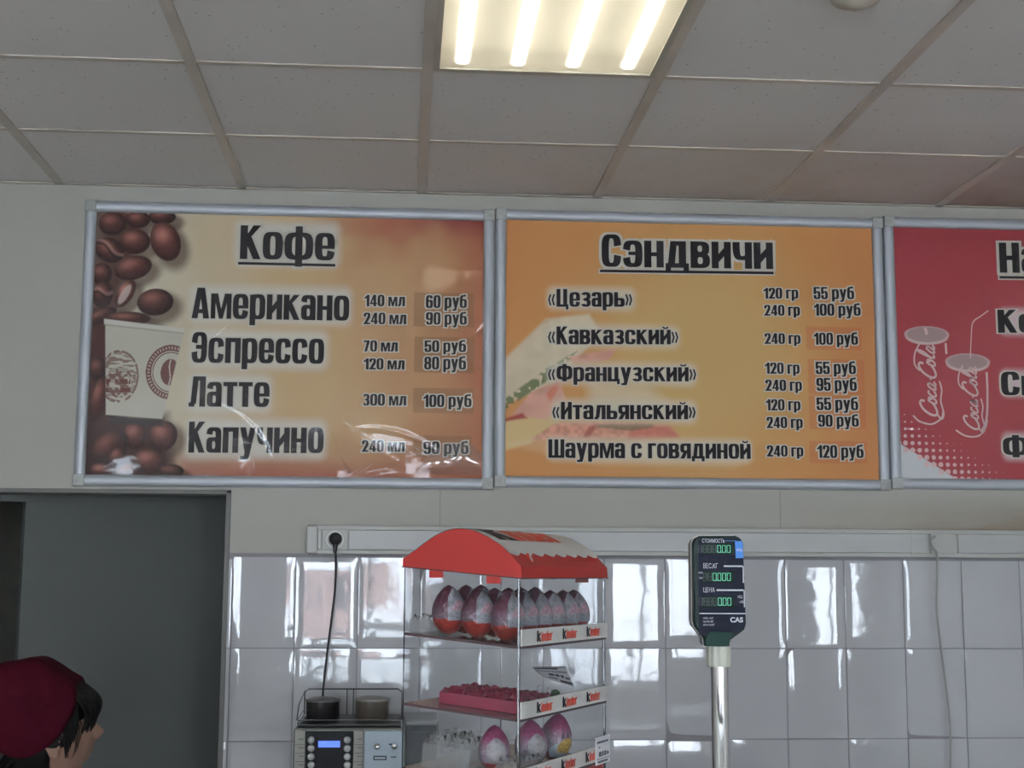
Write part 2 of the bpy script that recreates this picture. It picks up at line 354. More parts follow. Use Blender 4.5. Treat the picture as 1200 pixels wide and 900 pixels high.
def ceiling_mat():
    m = mat('mineral_ceiling_tile', (0.70, 0.675, 0.655), 0.9, spec=0.2, var=0.035, scale=1.3)
    n = m.node_tree.nodes; L = m.node_tree.links; p = n['Principled BSDF']; base = p.inputs['Base Color'].links[0].from_socket
    tc = n.new('ShaderNodeTexCoord')
    v = n.new('ShaderNodeTexVoronoi'); v.inputs['Scale'].default_value = 34; L.new(tc.outputs['Object'], v.inputs['Vector'])
    nz = n.new('ShaderNodeTexNoise'); nz.inputs['Scale'].default_value = 21; L.new(tc.outputs['Object'], nz.inputs['Vector'])
    lt = n.new('ShaderNodeMath'); lt.operation = 'LESS_THAN'; lt.inputs[1].default_value = 0.115; L.new(v.outputs['Distance'], lt.inputs[0])
    gt = n.new('ShaderNodeMath'); gt.operation = 'GREATER_THAN'; gt.inputs[1].default_value = 0.5; L.new(nz.outputs['Fac'], gt.inputs[0])
    mu = n.new('ShaderNodeMath'); mu.operation = 'MULTIPLY'; L.new(lt.outputs[0], mu.inputs[0]); L.new(gt.outputs[0], mu.inputs[1])
    fac = n.new('ShaderNodeMath'); fac.operation = 'MULTIPLY'; fac.inputs[1].default_value = 0.55; L.new(mu.outputs[0], fac.inputs[0])
    c = n.new('ShaderNodeMix'); c.data_type = 'RGBA'; L.new(fac.outputs[0], c.inputs[0]); L.new(base, c.inputs[6]); c.inputs[7].default_value = (0.17, 0.15, 0.14, 1)
    # yellow-brown grease near the wall, stronger to the right
    sp = n.new('ShaderNodeSeparateXYZ'); L.new(tc.outputs['Object'], sp.inputs[0])
    dy = n.new('ShaderNodeMapRange'); dy.inputs['From Min'].default_value = -0.9; dy.inputs['From Max'].default_value = 0; L.new(sp.outputs['Y'], dy.inputs[0])
    dx = n.new('ShaderNodeMapRange'); dx.inputs['From Min'].default_value = -0.5; dx.inputs['From Max'].default_value = 2.6; L.new(sp.outputs['X'], dx.inputs[0])
    n3 = n.new('ShaderNodeTexNoise'); n3.inputs['Scale'].default_value = 2.6; n3.inputs['Detail'].default_value = 5; L.new(tc.outputs['Object'], n3.inputs['Vector'])
    m1 = n.new('ShaderNodeMath'); m1.operation = 'MULTIPLY'; L.new(dy.outputs[0], m1.inputs[0]); L.new(dx.outputs[0], m1.inputs[1])
    m2 = n.new('ShaderNodeMath'); m2.operation = 'MULTIPLY'; L.new(m1.outputs[0], m2.inputs[0]); L.new(n3.outputs['Fac'], m2.inputs[1])
    m4 = n.new('ShaderNodeMath'); m4.operation = 'MULTIPLY'; m4.inputs[1].default_value = 1.7; m4.use_clamp = True; L.new(m2.outputs[0], m4.inputs[0])
    c2 = n.new('ShaderNodeMix'); c2.data_type = 'RGBA'; L.new(m4.outputs[0], c2.inputs[0]); L.new(c.outputs[2], c2.inputs[6]); c2.inputs[7].default_value = (0.30, 0.18, 0.12, 1)
    L.new(c2.outputs[2], p.inputs['Base Color'])
    return m
Q['ceil'] = ceiling_mat()
DX0, DX1, DZ = -1.95, -0.557, 1.966          # doorway in the menu wall
b = MB(); b.box(XL - .15, 0, 0, DX0, .12, 3.2); b.box(DX0, 0, DZ, DX1, .12, 3.2); b.box(DX1, 0, 0, XR + .15, .12, 3.2)
struct('wall_back', b, Q['paint'])
b = MB()
for sx in (0.125, 1.268): b.box(sx - .0012, -.0008, 1.845, sx + .0012, .0, 1.98)
struct('trim_1', b, Q['grout'])                # hairline joints between the wall boards
b = MB(); b.box(DX1 - .016, -.004, 0, DX1, .125, DZ); b.box(DX0, -.004, DZ - .014, DX1, .125, DZ)
struct('trim_2', b, mat('door_lining_paint', (0.17, 0.17, 0.16), .6), bevel=.002)
# glazed wall tiles, each set a hair out of true
TX, TZ, TP, TH, TTOP = -0.341, CZ - 0.242, 0.2022, 0.293, CZ + 0.058
g = MB(); g.box(DX1, -.004, .05, XR, 0.0, TTOP + .004); struct('trim_3', g, Q['grout'])
b = MB(); rt = random.Random(11)
for i in range(-2, 26):
    for j in range(-5, 1):
        x0, x1 = TX + TP * i + .0018, TX + TP * (i + 1) - .0018; z0, z1 = TZ + TH * j + .0018, TZ + TH * (j + 1) - .0018
        x0, x1, z1, z0 = max(x0, DX1), min(x1, XR), min(z1, TTOP), max(z0, .1)
        if x1 - x0 < .01 or z1 - z0 < .01: continue
        tx, tz = rt.gauss(0, .009), rt.gauss(0, .009); N = 8; bw = rt.gauss(0, .0004)
        pil = .0010
        vs = []; fs = []
        for a in range(N + 1):
            for c in range(N + 1):
                u, v = a / N * 2 - 1, c / N * 2 - 1; ed = max(abs(u), abs(v))
                y = -.0075 + tx * u * (x1 - x0) / 2 + tz * v * (z1 - z0) / 2 + bw * (u * u + v * v) + (pil if ed > .99 else 0)
                uu = math.copysign(min(1, abs(u) ** .5), u); vv = math.copysign(min(1, abs(v) ** .5), v)
                vs.append(((x0 + x1) / 2 + uu * (x1 - x0) / 2, y, (z0 + z1) / 2 + vv * (z1 - z0) / 2))
        fs = [(a * (N + 1) + c, (a + 1) * (N + 1) + c, (a + 1) * (N + 1) + c + 1, a * (N + 1) + c + 1) for a in range(N) for c in range(N)]
        b.mesh(vs, fs)
struct('trim_4', b, Q['tile'], smooth=True)
b = MB(); b.box(XL - .15, RY - .3, -.1, XR + .15, 2.4, 0); struct('floor', b, Q['floor'])
b = MB(); b.box(XL - .15, RY - .3, 0, XL, 2.4, 3.2); struct('wall_left', b, Q['sidewall'])
b = MB(); b.box(XR, RY - .3, 0, XR + .15, 2.4, 3.2); struct('wall_right', b, Q['sidewall'])
b = MB(); xs = XL - .15
for a, c, z0, z1 in WINS:
    b.box(xs, RY - .25, 0, a, RY, 3.2); b.box(a, RY - .25, 0, c, RY, z0); b.box(a, RY - .25, z1, c, RY, 3.2); xs = c
b.box(xs, RY - .25, 0, XR + .15, RY, 3.2); struct('wall_front', b, Q['sidewall'])
for k, (a, c, z0, z1) in enumerate(WINS):
    f = MB(); t = .06; mx = a + (c - a) * .5
    f.box(a, RY - .16, z0, a + t, RY - .09, z1); f.box(c - t, RY - .16, z0, c, RY - .09, z1)
    f.box(a + t, RY - .16, z0, c - t, RY - .09, z0 + t); f.box(a + t, RY - .16, z1 - t, c - t, RY - .09, z1); f.box(mx - .035, RY - .16, z0 + t, mx + .035, RY - .09, z1 - t)
    wo = struct('window_%d' % (k + 1), f, Q['white'])
    p = MB(); p.box(a + t, RY - .132, z0 + t, mx - .035, RY - .128, z1 - t); p.box(mx + .035, RY - .132, z0 + t, c - t, RY - .128, z1 - t); p.build('pane', Q['glass'], wo)
# suspended ceiling: lay-in tiles on a T grid
GX = -1.151
LAMPS = [(2, -1.18), (2, -4.78), (-1, -4.78), (5, -4.78)]
cx = [XL] + [GX + .6 * k for k in range(-3, 10) if XL < GX + .6 * k < XR] + [XR]
cyy = [0] + [-.58 - .6 * k for k in range(0, 14) if -.58 - .6 * k > RY] + [RY]
b = MB(); lampcells = [(round(GX + .6 * k, 3), round(y, 3)) for k, y in LAMPS]
for i in range(len(cx) - 1):
    for j in range(len(cyy) - 1):
        if (round(cx[i], 3), round(cyy[j], 3)) in lampcells: continue
        b.box(cx[i] + .001, cyy[j + 1] + .001, CEIL + .0065, cx[i + 1] - .001, cyy[j] - .001, CEIL + .02)
struct('ceiling', b, Q['ceil'])
b = MB()
for x in cx[1:-1]: b.box(x - .0145, RY, CEIL, x + .0145, 0, CEIL + .0060)
for y in cyy[1:-1]:
    xs_ = [XL] + cx[1:-1] + [XR]
    for q in range(len(xs_) - 1): b.box(xs_[q] + .0145, y - .0105, CEIL + .0025, xs_[q + 1] - .0145, y + .0105, CEIL + .0060)
b.box(XL, -.02, CEIL, XR, 0, CEIL + .0028); struct('trim_5', b, Q['tbar'])
b = MB(); b.box(XL - .15, RY - .3, 3.2, XR + .15, 2.4, 3.3); struct('trim_6', b, Q['sidewall'])
# the room beyond the doorway
b = MB()
pa, pb = at(13, 700, .08), at(271, 700, .34)
dirv = Vector((pb.x - pa.x, .26, 0)).normalized(); nv = Vector((-dirv.y, dirv.x, 0)); end = Vector((pa.x, .08 + .12, 0)) + dirv * 1.2
q0_ = Vector((pa.x, .20, 0)); 
b.hexa([tuple(q0_), tuple(end), tuple(end + nv * .08), tuple(q0_ + nv * .08)] + [tuple(v + Vector((0, 0, 3.0))) for v in (q0_, end, end + nv * .08, q0_ + nv * .08)])
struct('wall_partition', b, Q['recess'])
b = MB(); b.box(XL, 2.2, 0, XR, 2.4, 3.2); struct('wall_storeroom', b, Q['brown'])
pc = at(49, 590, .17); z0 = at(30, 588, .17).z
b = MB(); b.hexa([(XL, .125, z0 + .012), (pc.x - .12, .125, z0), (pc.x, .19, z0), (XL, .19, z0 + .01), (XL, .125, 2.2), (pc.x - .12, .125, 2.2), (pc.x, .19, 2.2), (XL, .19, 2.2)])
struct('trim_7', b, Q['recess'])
# outside: snowy yard and a house across it
b = MB(); b.box(-40, -60, -.5, 40, RY - .3, -.12); struct('trim_8', b, Q['snow'])
t = thing('house', 'pink plastered house across the snowy yard behind the shop windows', 'house', (-3.6, -52, -.12))
b = MB(); b.box(-3, -4, 0, 3, 4, 3.0); b.build('wall', Q['facade'], t)
b = MB(); b.prism([(-3.4, 3.0), (3.4, 3.0), (2.2, 4.2), (-2.2, 4.2)], lambda x, z: (x, -4.4, z), lambda x, z: (x, 4.4, z)); b.build('roof', Q['snow'], t)
for i in range(3):
    b = MB(); b.box(-2.4 + i * 1.8, 3.98, 1.0, -1.4 + i * 1.8, 4.05, 2.3); b.build('window', mat('dark_window', (.05, .06, .08), .1), t)

# ------------------------------------------------------------------ ceiling lamps
mt = mat('fluorescent_tube', (.9, .9, .85), .4, emit=(1, .93, .78), es=TUBE)
def diffuser_mat():
    m = bpy.data.materials.new('prismatic_diffuser'); m.use_nodes = True; n = m.node_tree.nodes; L = m.node_tree.links
    n.remove(n['Principled BSDF']); out = n['Material Output']
    rf = n.new('ShaderNodeBsdfRefraction'); rf.inputs['Roughness'].default_value = .46; rf.inputs['IOR'].default_value = 1.25; rf.inputs[0].default_value = (.95, .94, .9, 1)
    tl = n.new('ShaderNodeBsdfTranslucent'); tl.inputs[0].default_value = (.9, .87, .8, 1)
    mx = n.new('ShaderNodeMixShader'); mx.inputs[0].default_value = .14; L.new(rf.outputs[0], mx.inputs[1]); L.new(tl.outputs[0], mx.inputs[2])
    gl = n.new('ShaderNodeBsdfGlossy'); gl.inputs['Roughness'].default_value = .25; m3 = n.new('ShaderNodeMixShader'); m3.inputs[0].default_value = .05
    L.new(mx.outputs[0], m3.inputs[1]); L.new(gl.outputs[0], m3.inputs[2]); L.new(m3.outputs[0], out.inputs[0])
    tc = n.new('ShaderNodeTexCoord'); mp = n.new('ShaderNodeMapping'); mp.inputs['Rotation'].default_value = (0, 0, PI / 4); ck = n.new('ShaderNodeTexVoronoi'); ck.inputs['Scale'].default_value = 220; ck.inputs['Randomness'].default_value = 0
    L.new(tc.outputs['Object'], mp.inputs[0]); L.new(mp.outputs[0], ck.inputs['Vector'])
    bp = n.new('ShaderNodeBump'); bp.inputs['Strength'].default_value = .12; bp.inputs['Distance'].default_value = .002; L.new(ck.outputs['Distance'], bp.inputs['Height']); L.new(bp.outputs[0], rf.inputs['Normal'])
    return m
lamp = thing('ceiling_light', 'square four-tube ceiling light panel above the two menu boards', 'ceiling light', (GX + 1.5, -1.48, CEIL), 0, None)
b = MB(); e = .297
b.box(-e, -e, .002, e, -e + .004, .095); b.box(-e, e - .004, .002, e, e, .095); b.box(-e, -e + .004, .002, -e + .004, e - .004, .095); b.box(e - .004, -e + .004, .002, e, e - .004, .095); b.box(-e, -e, .095, e, e, .099)
b.build('housing', mat('white_enamel', (.42, .41, .37), .5), lamp)
b = MB(); w_ = .016; e2 = .2865
b.box(-e2, -e2, -.003, e2, -e2 + w_, .004); b.box(-e2, e2 - w_, -.003, e2, e2, .004); b.box(-e2, -e2 + w_, -.003, -e2 + w_, e2 - w_, .004); b.box(e2 - w_, -e2 + w_, -.003, e2, e2 - w_, .004)
b.build('frame', mat('lamp_frame', (.42, .40, .34), .4), lamp)
for k in range(4):
    x = -.213 + k * .142; b = MB(); b.tube([(x, -.268, .040), (x, .268, .040)], .016, 14); tb = b.build('tube', mt, lamp, smooth=True)
    for y in (-.292, .268): b = MB(); b.box(x - .012, y, .022, x + .012, y + .024, .058); b.build('lampholder', Q['white'], tb)
b = MB(); b.mesh([(-.275, -.275, .0015), (.275, -.275, .0015), (.275, .275, .0015), (-.275, .275, .0015)], [(0, 1, 2, 3)]); dfo = b.build('diffuser', diffuser_mat(), lamp)
if dfo.data.polygons[0].normal.z > 0: dfo.data.flip_normals()
for (k, y), lb in zip(LAMPS[1:], ['square ceiling light panel behind the camera, in line with the lit one', 'square ceiling light panel left behind the camera', 'square ceiling light panel right behind the camera']):
    c = copy_thing(lamp); c.location = (GX + .6 * k + .3, y - .3, CEIL); c['label'] = lb  # lamps added out of view, for extra light and reflections
sd = tag(MB().lathe((.985, -1.755, CEIL), [(.0, -.034), (.018, -.034), (.024, -.031), (.036, -.024), (.052, -.018), (.058, -.010), (.058, .0028)], 32).build('smoke_detector', mat('yellowed_plastic', (.50, .46, .38), .4), smooth=True),
         'round yellowed smoke detector at the top edge, right of the ceiling light', 'smoke detector')

# ------------------------------------------------------------------ menu boards
KSEEN = 1.42                   # printed colours noted as they look in the dim room, turned into ink reflectance
def ink(r, g, b_):
    c = np.array(s255(r, g, b_)); c = c + (c.mean() - c) * .10
    return np.clip(c * KSEEN, 0, .85)
def smooth(t): t = np.clip(t, 0, 1); return t * t * (3 - 2 * t)
def vnoise(x, z, s, seed):
    r = np.random.RandomState(seed); G = r.rand(64, 64); x = x / s; z = z / s
    xi, zi = np.floor(x).astype(int), np.floor(z).astype(int); fx, fz = smooth(x - xi), smooth(z - zi)
    gv = lambda i, j: G[i % 64, j % 64]
    return (gv(xi, zi) * (1 - fx) + gv(xi + 1, zi) * fx) * (1 - fz) + (gv(xi, zi + 1) * (1 - fx) + gv(xi + 1, zi + 1) * fx) * fz
PYL = -.008                    # poster plane
PXM = 4.65 / FPX               # metres per photo pixel on the wall
class Art:
    def __init__(s, X0, X1, Z0, Z1, nx, nz):
        s.x, s.z = np.meshgrid(np.linspace(X0, X1, nx), np.linspace(Z0, Z1, nz)); s.nx, s.nz = nx, nz; s.c = np.zeros(s.x.shape + (3,))
    def mix(s, a, col): s.c += (np.asarray(col) - s.c) * np.clip(a, 0, 1)[..., None]
    def loc(s, px, py, ang=0):
        p = at(px, py, PYL); dx, dz = (s.x - p.x) / PXM, (s.z - p.z) / PXM; c, q = math.cos(ang), math.sin(ang); return dx * c + dz * q, -dx * q + dz * c
    def ell(s, px, py, rx, ry, ang=0): u, v = s.loc(px, py, ang); return np.hypot(u / rx, v / ry), u / rx, v / ry
    def poly(s, pts, soft=1.0):       # convex polygon, soft edge in photo pixels
        P = [at(a, b_, PYL) for a, b_ in pts]; d = np.full(s.x.shape, -1e9); n = len(P)
        ar = sum(P[i].x * P[(i + 1) % n].z - P[(i + 1) % n].x * P[i].z for i in range(n)); sg = 1 if ar > 0 else -1
        for i in range(n):
            a, b_ = P[i], P[(i + 1) % n]; L = math.hypot(b_.x - a.x, b_.z - a.z); d = np.maximum(d, sg * ((b_.z - a.z) * (s.x - a.x) - (b_.x - a.x) * (s.z - a.z)) / L / PXM)
        return np.clip(.5 - d / soft, 0, 1)
    def box_dist(s, x0, y0, x1, y1):
        a, c = at(x0, y0, PYL), at(x1, y1, PYL); d_x = np.maximum(np.maximum(a.x - s.x, s.x - c.x), 0); d_z = np.maximum(np.maximum(c.z - s.z, s.z - a.z), 0); return np.hypot(d_x, d_z) / PXM
    def build(s, parent):
        v = np.stack([s.x, np.full(s.x.shape, PYL), s.z], -1).reshape(-1, 3); n = len(v); me = bpy.data.meshes.new('poster')
        i = (np.arange(s.nz - 1)[:, None] * s.nx + np.arange(s.nx - 1)[None]).ravel(); f = np.stack([i, i + 1, i + s.nx + 1, i + s.nx], -1)
        me.vertices.add(n); me.vertices.foreach_set('co', v.astype(np.float32).ravel()); me.loops.add(f.size); me.loops.foreach_set('vertex_index', f.ravel().astype(np.int32))
        me.polygons.add(len(f)); me.polygons.foreach_set('loop_start', np.arange(0, f.size, 4, dtype=np.int32)); me.polygons.foreach_set('loop_total', np.full(len(f), 4, dtype=np.int32))
        me.update(calc_edges=True)
        ca = me.color_attributes.new('Col', 'FLOAT_COLOR', 'POINT'); ca.data.foreach_set('color', np.concatenate([s.c.reshape(-1, 3), np.ones((n, 1))], 1).astype(np.float32).ravel())
        me.materials.append(Q['poster']); o = bpy.data.objects.new('poster', me); COL.objects.link(o); o.parent = parent; return o
Q['poster'] = vcol_mat('printed_poster')
FW = .037
def rail(mb, axis, a0, a1, c0, c1):       # convex snap-frame profile between c0 and c1, running from a0 to a1
    n = 8; prof = [(c0, 0), (c0, -.010)] + [(c0 + (c1 - c0) * (.5 - .5 * math.cos(PI * k / n)), -.010 - .013 * math.sin(PI * k / n)) for k in range(1, n)] + [(c1, -.010), (c1, 0)]
    if axis == 'x': mb.prism(prof, lambda c, y: (a0, y, c), lambda c, y: (a1, y, c))
    else: mb.prism(prof, lambda c, y: (c, y, a0), lambda c, y: (c, y, a1))
def board(label, X0, X1, Z0, Z1, seed):
    t = thing('menu_board', label, 'menu board')
    for ax, a0, a1, c0, c1 in (('x', X0 + FW, X1 - FW, Z1 - FW, Z1), ('x', X0 + FW, X1 - FW, Z0, Z0 + FW), ('z', Z0 + FW, Z1 - FW, X0, X0 + FW), ('z', Z0 + FW, Z1 - FW, X1 - FW, X1)):
        b = MB(); rail(b, ax, a0, a1, c0, c1); b.build('frame_rail', Q['alu'], t, smooth=True)
    for x in (X0, X1 - FW):
        for z in (Z0, Z1 - FW):
            b = MB(); b.box(x - .0005, -.0245, z - .001, x + FW + .0005, 0, z + FW + .001); b.build('corner_piece', Q['corner'], t, bevel=.003)
    # loose clear cover sheet with shallow creases
    NX, NZ = 340, 250; xs, zs = np.meshgrid(np.linspace(X0 + .03, X1 - .03, NX), np.linspace(Z0 + .03, Z1 - .03, NZ)); r = np.random.RandomState(seed)
    h = (vnoise(xs + 9, zs + 3, .26, seed) - .5) * .0055 + (vnoise(xs + 7, zs + 5, .10, seed + 1) - .5) * .003
    for k in range(16):
        cx_, cz_, an, ln, wd = r.uniform(X0, X1), r.uniform(Z0, Z1), r.uniform(-.9, .9), r.uniform(.04, .15), r.uniform(.006, .011)
        u = (xs - cx_) * math.cos(an) + (zs - cz_) * math.sin(an); v = -(xs - cx_) * math.sin(an) + (zs - cz_) * math.cos(an) + u * u * r.uniform(-2, 2)
        h += .0016 * np.exp(-(v / wd) ** 2 - (u / ln) ** 2)
    y = -.0135 + np.clip(h, -.004, .004)
    b = MB(); b.mesh(np.stack([xs, y, zs], -1).reshape(-1, 3).tolist(), [(j * NX + i, j * NX + i + 1, (j + 1) * NX + i + 1, (j + 1) * NX + i) for j in range(NZ - 1) for i in range(NX - 1)])
    b.build('cover_film', Q['film'], t, smooth=True)
    return t
def lettering(poster, string, x0, x1, yb, yt, yb1=None, out=0.05, m=None, hm=None):
    """one printed line: px extent x0..x1, baseline yb (yb1 at its right end), cap top yt"""
    a = at(x0, yb, PYL); c = at(x1, yb if yb1 is None else yb1, PYL); tp = at(x0, yt, PYL)
    b = MB()
    if out: b.m = 1; text_mesh(b, string, a.x, c.x, a.z, tp.z, PYL - .0006, out, c.z - a.z); b.m = 0
    text_mesh(b, string, a.x, c.x, a.z, tp.z, PYL - .0012, 0, c.z - a.z)
    return b.build('lettering', [m or Q['ink'], hm or Q['halo']], poster)
def underline(poster, x0, y0, x1, y1, th=3.2):
    a, c = at(x0, y0, PYL), at(x1, y1, PYL); b = MB()
    for mi, d, yy in ((1, .0045, PYL - .0006), (0, 0, PYL - .0012)):
        b.m = mi; h = th * PXM / 2 + d; b.mesh([(a.x - d, yy, a.z - h), (c.x + d, yy, c.z - h), (c.x + d, yy, c.z + h), (a.x - d, yy, a.z + h)], [(0, 1, 2, 3)])
    return b.build('underline', [Q['ink'], Q['halo']], poster)
ZB = [(CZ + .275, CZ + 1.222), (CZ + .284, CZ + 1.228), (CZ + .290, CZ + 1.235)]
XB = [(-1.062, .2985), (.3025, 1.6455), (1.6495, 2.99)]

# ---- coffee board
t1 = board('tan coffee menu board headed Кофе, with coffee beans and paper cup at left', *XB[0], *ZB[0], 37)
A = Art(XB[0][0] + .03, XB[0][1] - .03, ZB[0][0] + .03, ZB[0][1] - .03, 760, 530)
ux = (A.x - A.x.min()) / (A.x.max() - A.x.min()); uz = (A.z - A.z.min()) / (A.z.max() - A.z.min())
nz = vnoise(A.x + 5, A.z + 5, .16, 3) * .6 + vnoise(A.x + 5, A.z + 5, .06, 4) * .4 - .5
A.c[:] = ink(178, 148, 104)
A.mix(smooth((.52 - ux) / .4 + nz * .3), ink(176, 168, 146))
A.mix(smooth((ux - .50) / .5 + nz * .25) * .85, ink(164, 108, 66))
A.mix(smooth((ux - .86 + nz * .05) / .16) * .8, ink(152, 82, 52))
A.mix(smooth((.26 - uz + nz * .1) / .26) * smooth((ux - .12) / .3) * .85, ink(152, 96, 66))
A.mix(smooth((.10 - uz + nz * .05) / .10) * smooth((ux - .12) / .1) * .8, ink(140, 72, 52))
A.mix(smooth((uz - .80 + nz * .16) / .2) * smooth((ux - .48) / .3) * .85, ink(150, 74, 52))
A.mix(smooth((uz - .88 + nz * .1) / .12) * smooth((ux - .72) / .22) * .9, ink(122, 40, 42))
for x0, y0, x1, y1 in ((232, 343, 402, 372), (232, 395, 374, 424), (230, 448, 308, 474), (228, 500, 372, 529), (285, 268, 388, 304)):
    A.mix((1 - smooth(A.box_dist(x0, y0, x1, y1) / 17)) * .85, ink(186, 184, 176))
for x0, y0, x1, y1 in ((486, 343, 555, 383), (486, 395, 555, 437), (485, 455, 555, 484), (485, 511, 552, 536)):
    A.mix((A.box_dist(x0, y0, x1, y1) < .5) * .45, ink(118, 84, 50))
A.mix(smooth((205 - 30 * (1 - uz) - (ux * 450 + 108)) / 25) * smooth((.22 - uz) / .03), ink(58, 28, 24))
A.mix(A.poly([(100, 360), (124, 360), (126, 500), (100, 500)], 4), ink(66, 30, 28))
A.mix(A.poly([(100, 486), (196, 486), (204, 562), (100, 562)], 14), ink(52, 28, 26))
A.mix(A.poly([(100, 240), (172, 240), (160, 300), (140, 372), (100, 372)], 22) * .85, ink(70, 34, 30))
beans = [(150, 252, 14, 9, 0, 1, 1), (190, 254, 16, 9, 0, .9, 0), (132, 262, 16, 14, 0, 1.0, 0), (162, 257, 14, 10, 0, 1, 0), (194, 283, 17, 24, .35, 1.45, 0), (158, 283, 18, 15, 0, 1.15, 0), (128, 293, 18, 14, -.5, .9, 1), (119, 321, 12, 13, 0, .9, 0), (156, 314, 22, 14, .3, 1.1, 0),
         (120, 345, 12, 16, 0, .8, 1), (182, 354, 21, 16, .1, .85, 0), (147, 344, 9, 18, -.5, 1.7, 0), (118, 371, 20, 8, .5, .8, 0), (150, 373, 26, 8, 0, .9, 0), (114, 432, 10, 14, 0, .7, 0), (116, 468, 9, 28, -.2, 1.0, 0), (134, 478, 8, 13, -.4, 1.1, 0),
         (158, 510, 13, 16, .1, 1.1, 0), (191, 511, 16, 18, -.4, 1.15, 0), (128, 524, 24, 17, .7, .75, 0), (175, 540, 18, 15, 0, 1.05, 0), (137, 536, 9, 13, -.5, .9, 0), (118, 551, 12, 9, 0, 1.2, 0), (150, 552, 16, 10, .3, .7, 0), (200, 552, 15, 8, 0, .6, 0)]
for px, py, rx, ry, an, br, cr in beans:
    sh, _, _ = A.ell(px + 7, py + 7, rx * 1.1, ry * 1.1, an); A.mix((1 - smooth((sh - .75) / .65)) * .72, ink(62, 32, 26))
for px, py, rx, ry, an, br, cr in beans:
    r_, u, v = A.ell(px, py, rx, ry, an); ins = np.clip((1 - r_) * min(rx, ry) + .5, 0, 1)
    _, su, sv = A.ell(px - rx * .25, py - ry * .35, rx * .62, ry * .5, an); hl = np.exp(-(su ** 2 + sv ** 2) * 1.3)
    gr = vnoise(A.x + 3, A.z + 3, .006, 8)[..., None]
    col = ink(62, 24, 20) * br * (1 - .55 * smooth((r_ - .45) / .55))[..., None] + ink(150, 96, 82) * br * .62 * hl[..., None] + (gr - .5) * .02
    if cr: col = col * (1 - .8 * np.exp(-((v + .2 * np.sin(u * 3)) / .12) ** 2))[..., None] + ink(140, 110, 104) * (.5 * np.exp(-((v + .2 * np.sin(u * 3) - .25) / .15) ** 2))[..., None]
    A.mix(ins, np.clip(col, 0, .8))
r_, u, v = A.ell(146, 345, 5, 15, -.5); A.mix(np.clip((1 - r_) * 4, 0, 1) * .7, ink(176, 160, 150))
cup = A.poly([(123.5, 379), (215, 391), (190, 491), (124, 486)], 1.2); shd = smooth((ux * 450 + 108 - 150) / 90)
A.mix(cup, ink(170, 166, 152)); A.mix(cup * shd * .28, ink(140, 132, 118))
A.mix(A.poly([(122, 373.5), (216, 385), (216, 390), (122, 380)], 1.2), ink(178, 174, 164)); A.mix(A.poly([(122, 379.4), (216, 390), (216, 391.5), (122, 381.4)], 1.2) * .5, ink(112, 104, 94))
A.mix(A.poly([(127, 487), (190, 492), (192, 500), (132, 496)], 3) * .8, ink(40, 34, 36))
r_, u, v = A.ell(200, 436, 28.5, 32); br_ = ink(92, 48, 40)
A.mix(cup * ((r_ < 1) & (r_ > .78)), br_); tx_ = (np.sin(np.arctan2(v, u) * 46) > .1) & (np.abs(r_ - .89) < .055); A.mix(cup * tx_ * .75, ink(168, 158, 146))
A.mix(cup * ((r_ < .74) & (r_ > .70)), br_)
r_, u, v = A.ell(199, 436, 10.5, 15.5, -.08); A.mix(cup * (r_ < 1), br_); A.mix(cup * (r_ < .95) * (np.abs(u + .12 * np.sin(v * 3)) < .07), ink(166, 158, 146))
r_, u, v = A.ell(139, 441, 23, 31); em = vnoise(A.x + 2, A.z + 1, .009, 31); em2 = vnoise(A.x * .6 + 2, A.z * 2.2 + 1, .012, 33)
A.mix(cup * smooth((1 - r_) * 5) * smooth((em2 - .42) * 6) * .75, br_)
A.mix(cup * ((r_ < 1) & (r_ > .9)) * (em > .35) * .8, br_)
r_, u, v = A.ell(140, 448, 16, 19); A.mix(cup * (r_ < 1) * .55, ink(164, 156, 142)); A.mix(cup * (r_ < .95) * (em > .55) * .8, br_)
for yy in (447, 457): A.mix(cup * A.poly([(124, yy - 3), (153, yy - 3), (153, yy + 3), (124, yy + 3)], 1) * (vnoise(A.x + 1, A.z * .2, .010, 35) > .45), br_)
P1 = A.build(t1)
lettering(P1, 'Кофе', 281, 392, 303.5, 264, 305.5, .07); underline(P1, 279, 308.5, 393, 311)
for s_, a in (('Американо', (224.5, 409, 373, 337, 376)), ('Эспрессо', (224, 379.5, 425, 389, 426.5)), ('Латте', (221, 315.5, 476.5, 441, 477)), ('Капучино', (220.5, 379, 530.5, 494, 531))): lettering(P1, s_, *a, .05)
for s_, a in (('140 мл', (427, 474.5, 359, 345.5)), ('240 мл', (426, 476, 380, 366.5)), ('70 мл', (426, 466, 412, 399)), ('120 мл', (426, 474, 433, 420)), ('300 мл', (425, 476, 475.3, 461.7)), ('240 мл', (424, 474, 529.5, 516)),
              ('60 руб', (499, 547, 361, 346)), ('90 руб', (499, 547, 380.5, 366)), ('50 руб', (497.5, 546, 412.5, 399)), ('80 руб', (497, 546, 433, 418)), ('100 руб', (496, 552.5, 477, 462.5)), ('90 руб', (496, 549, 532, 517.5))): lettering(P1, s_, *a, None, .10)
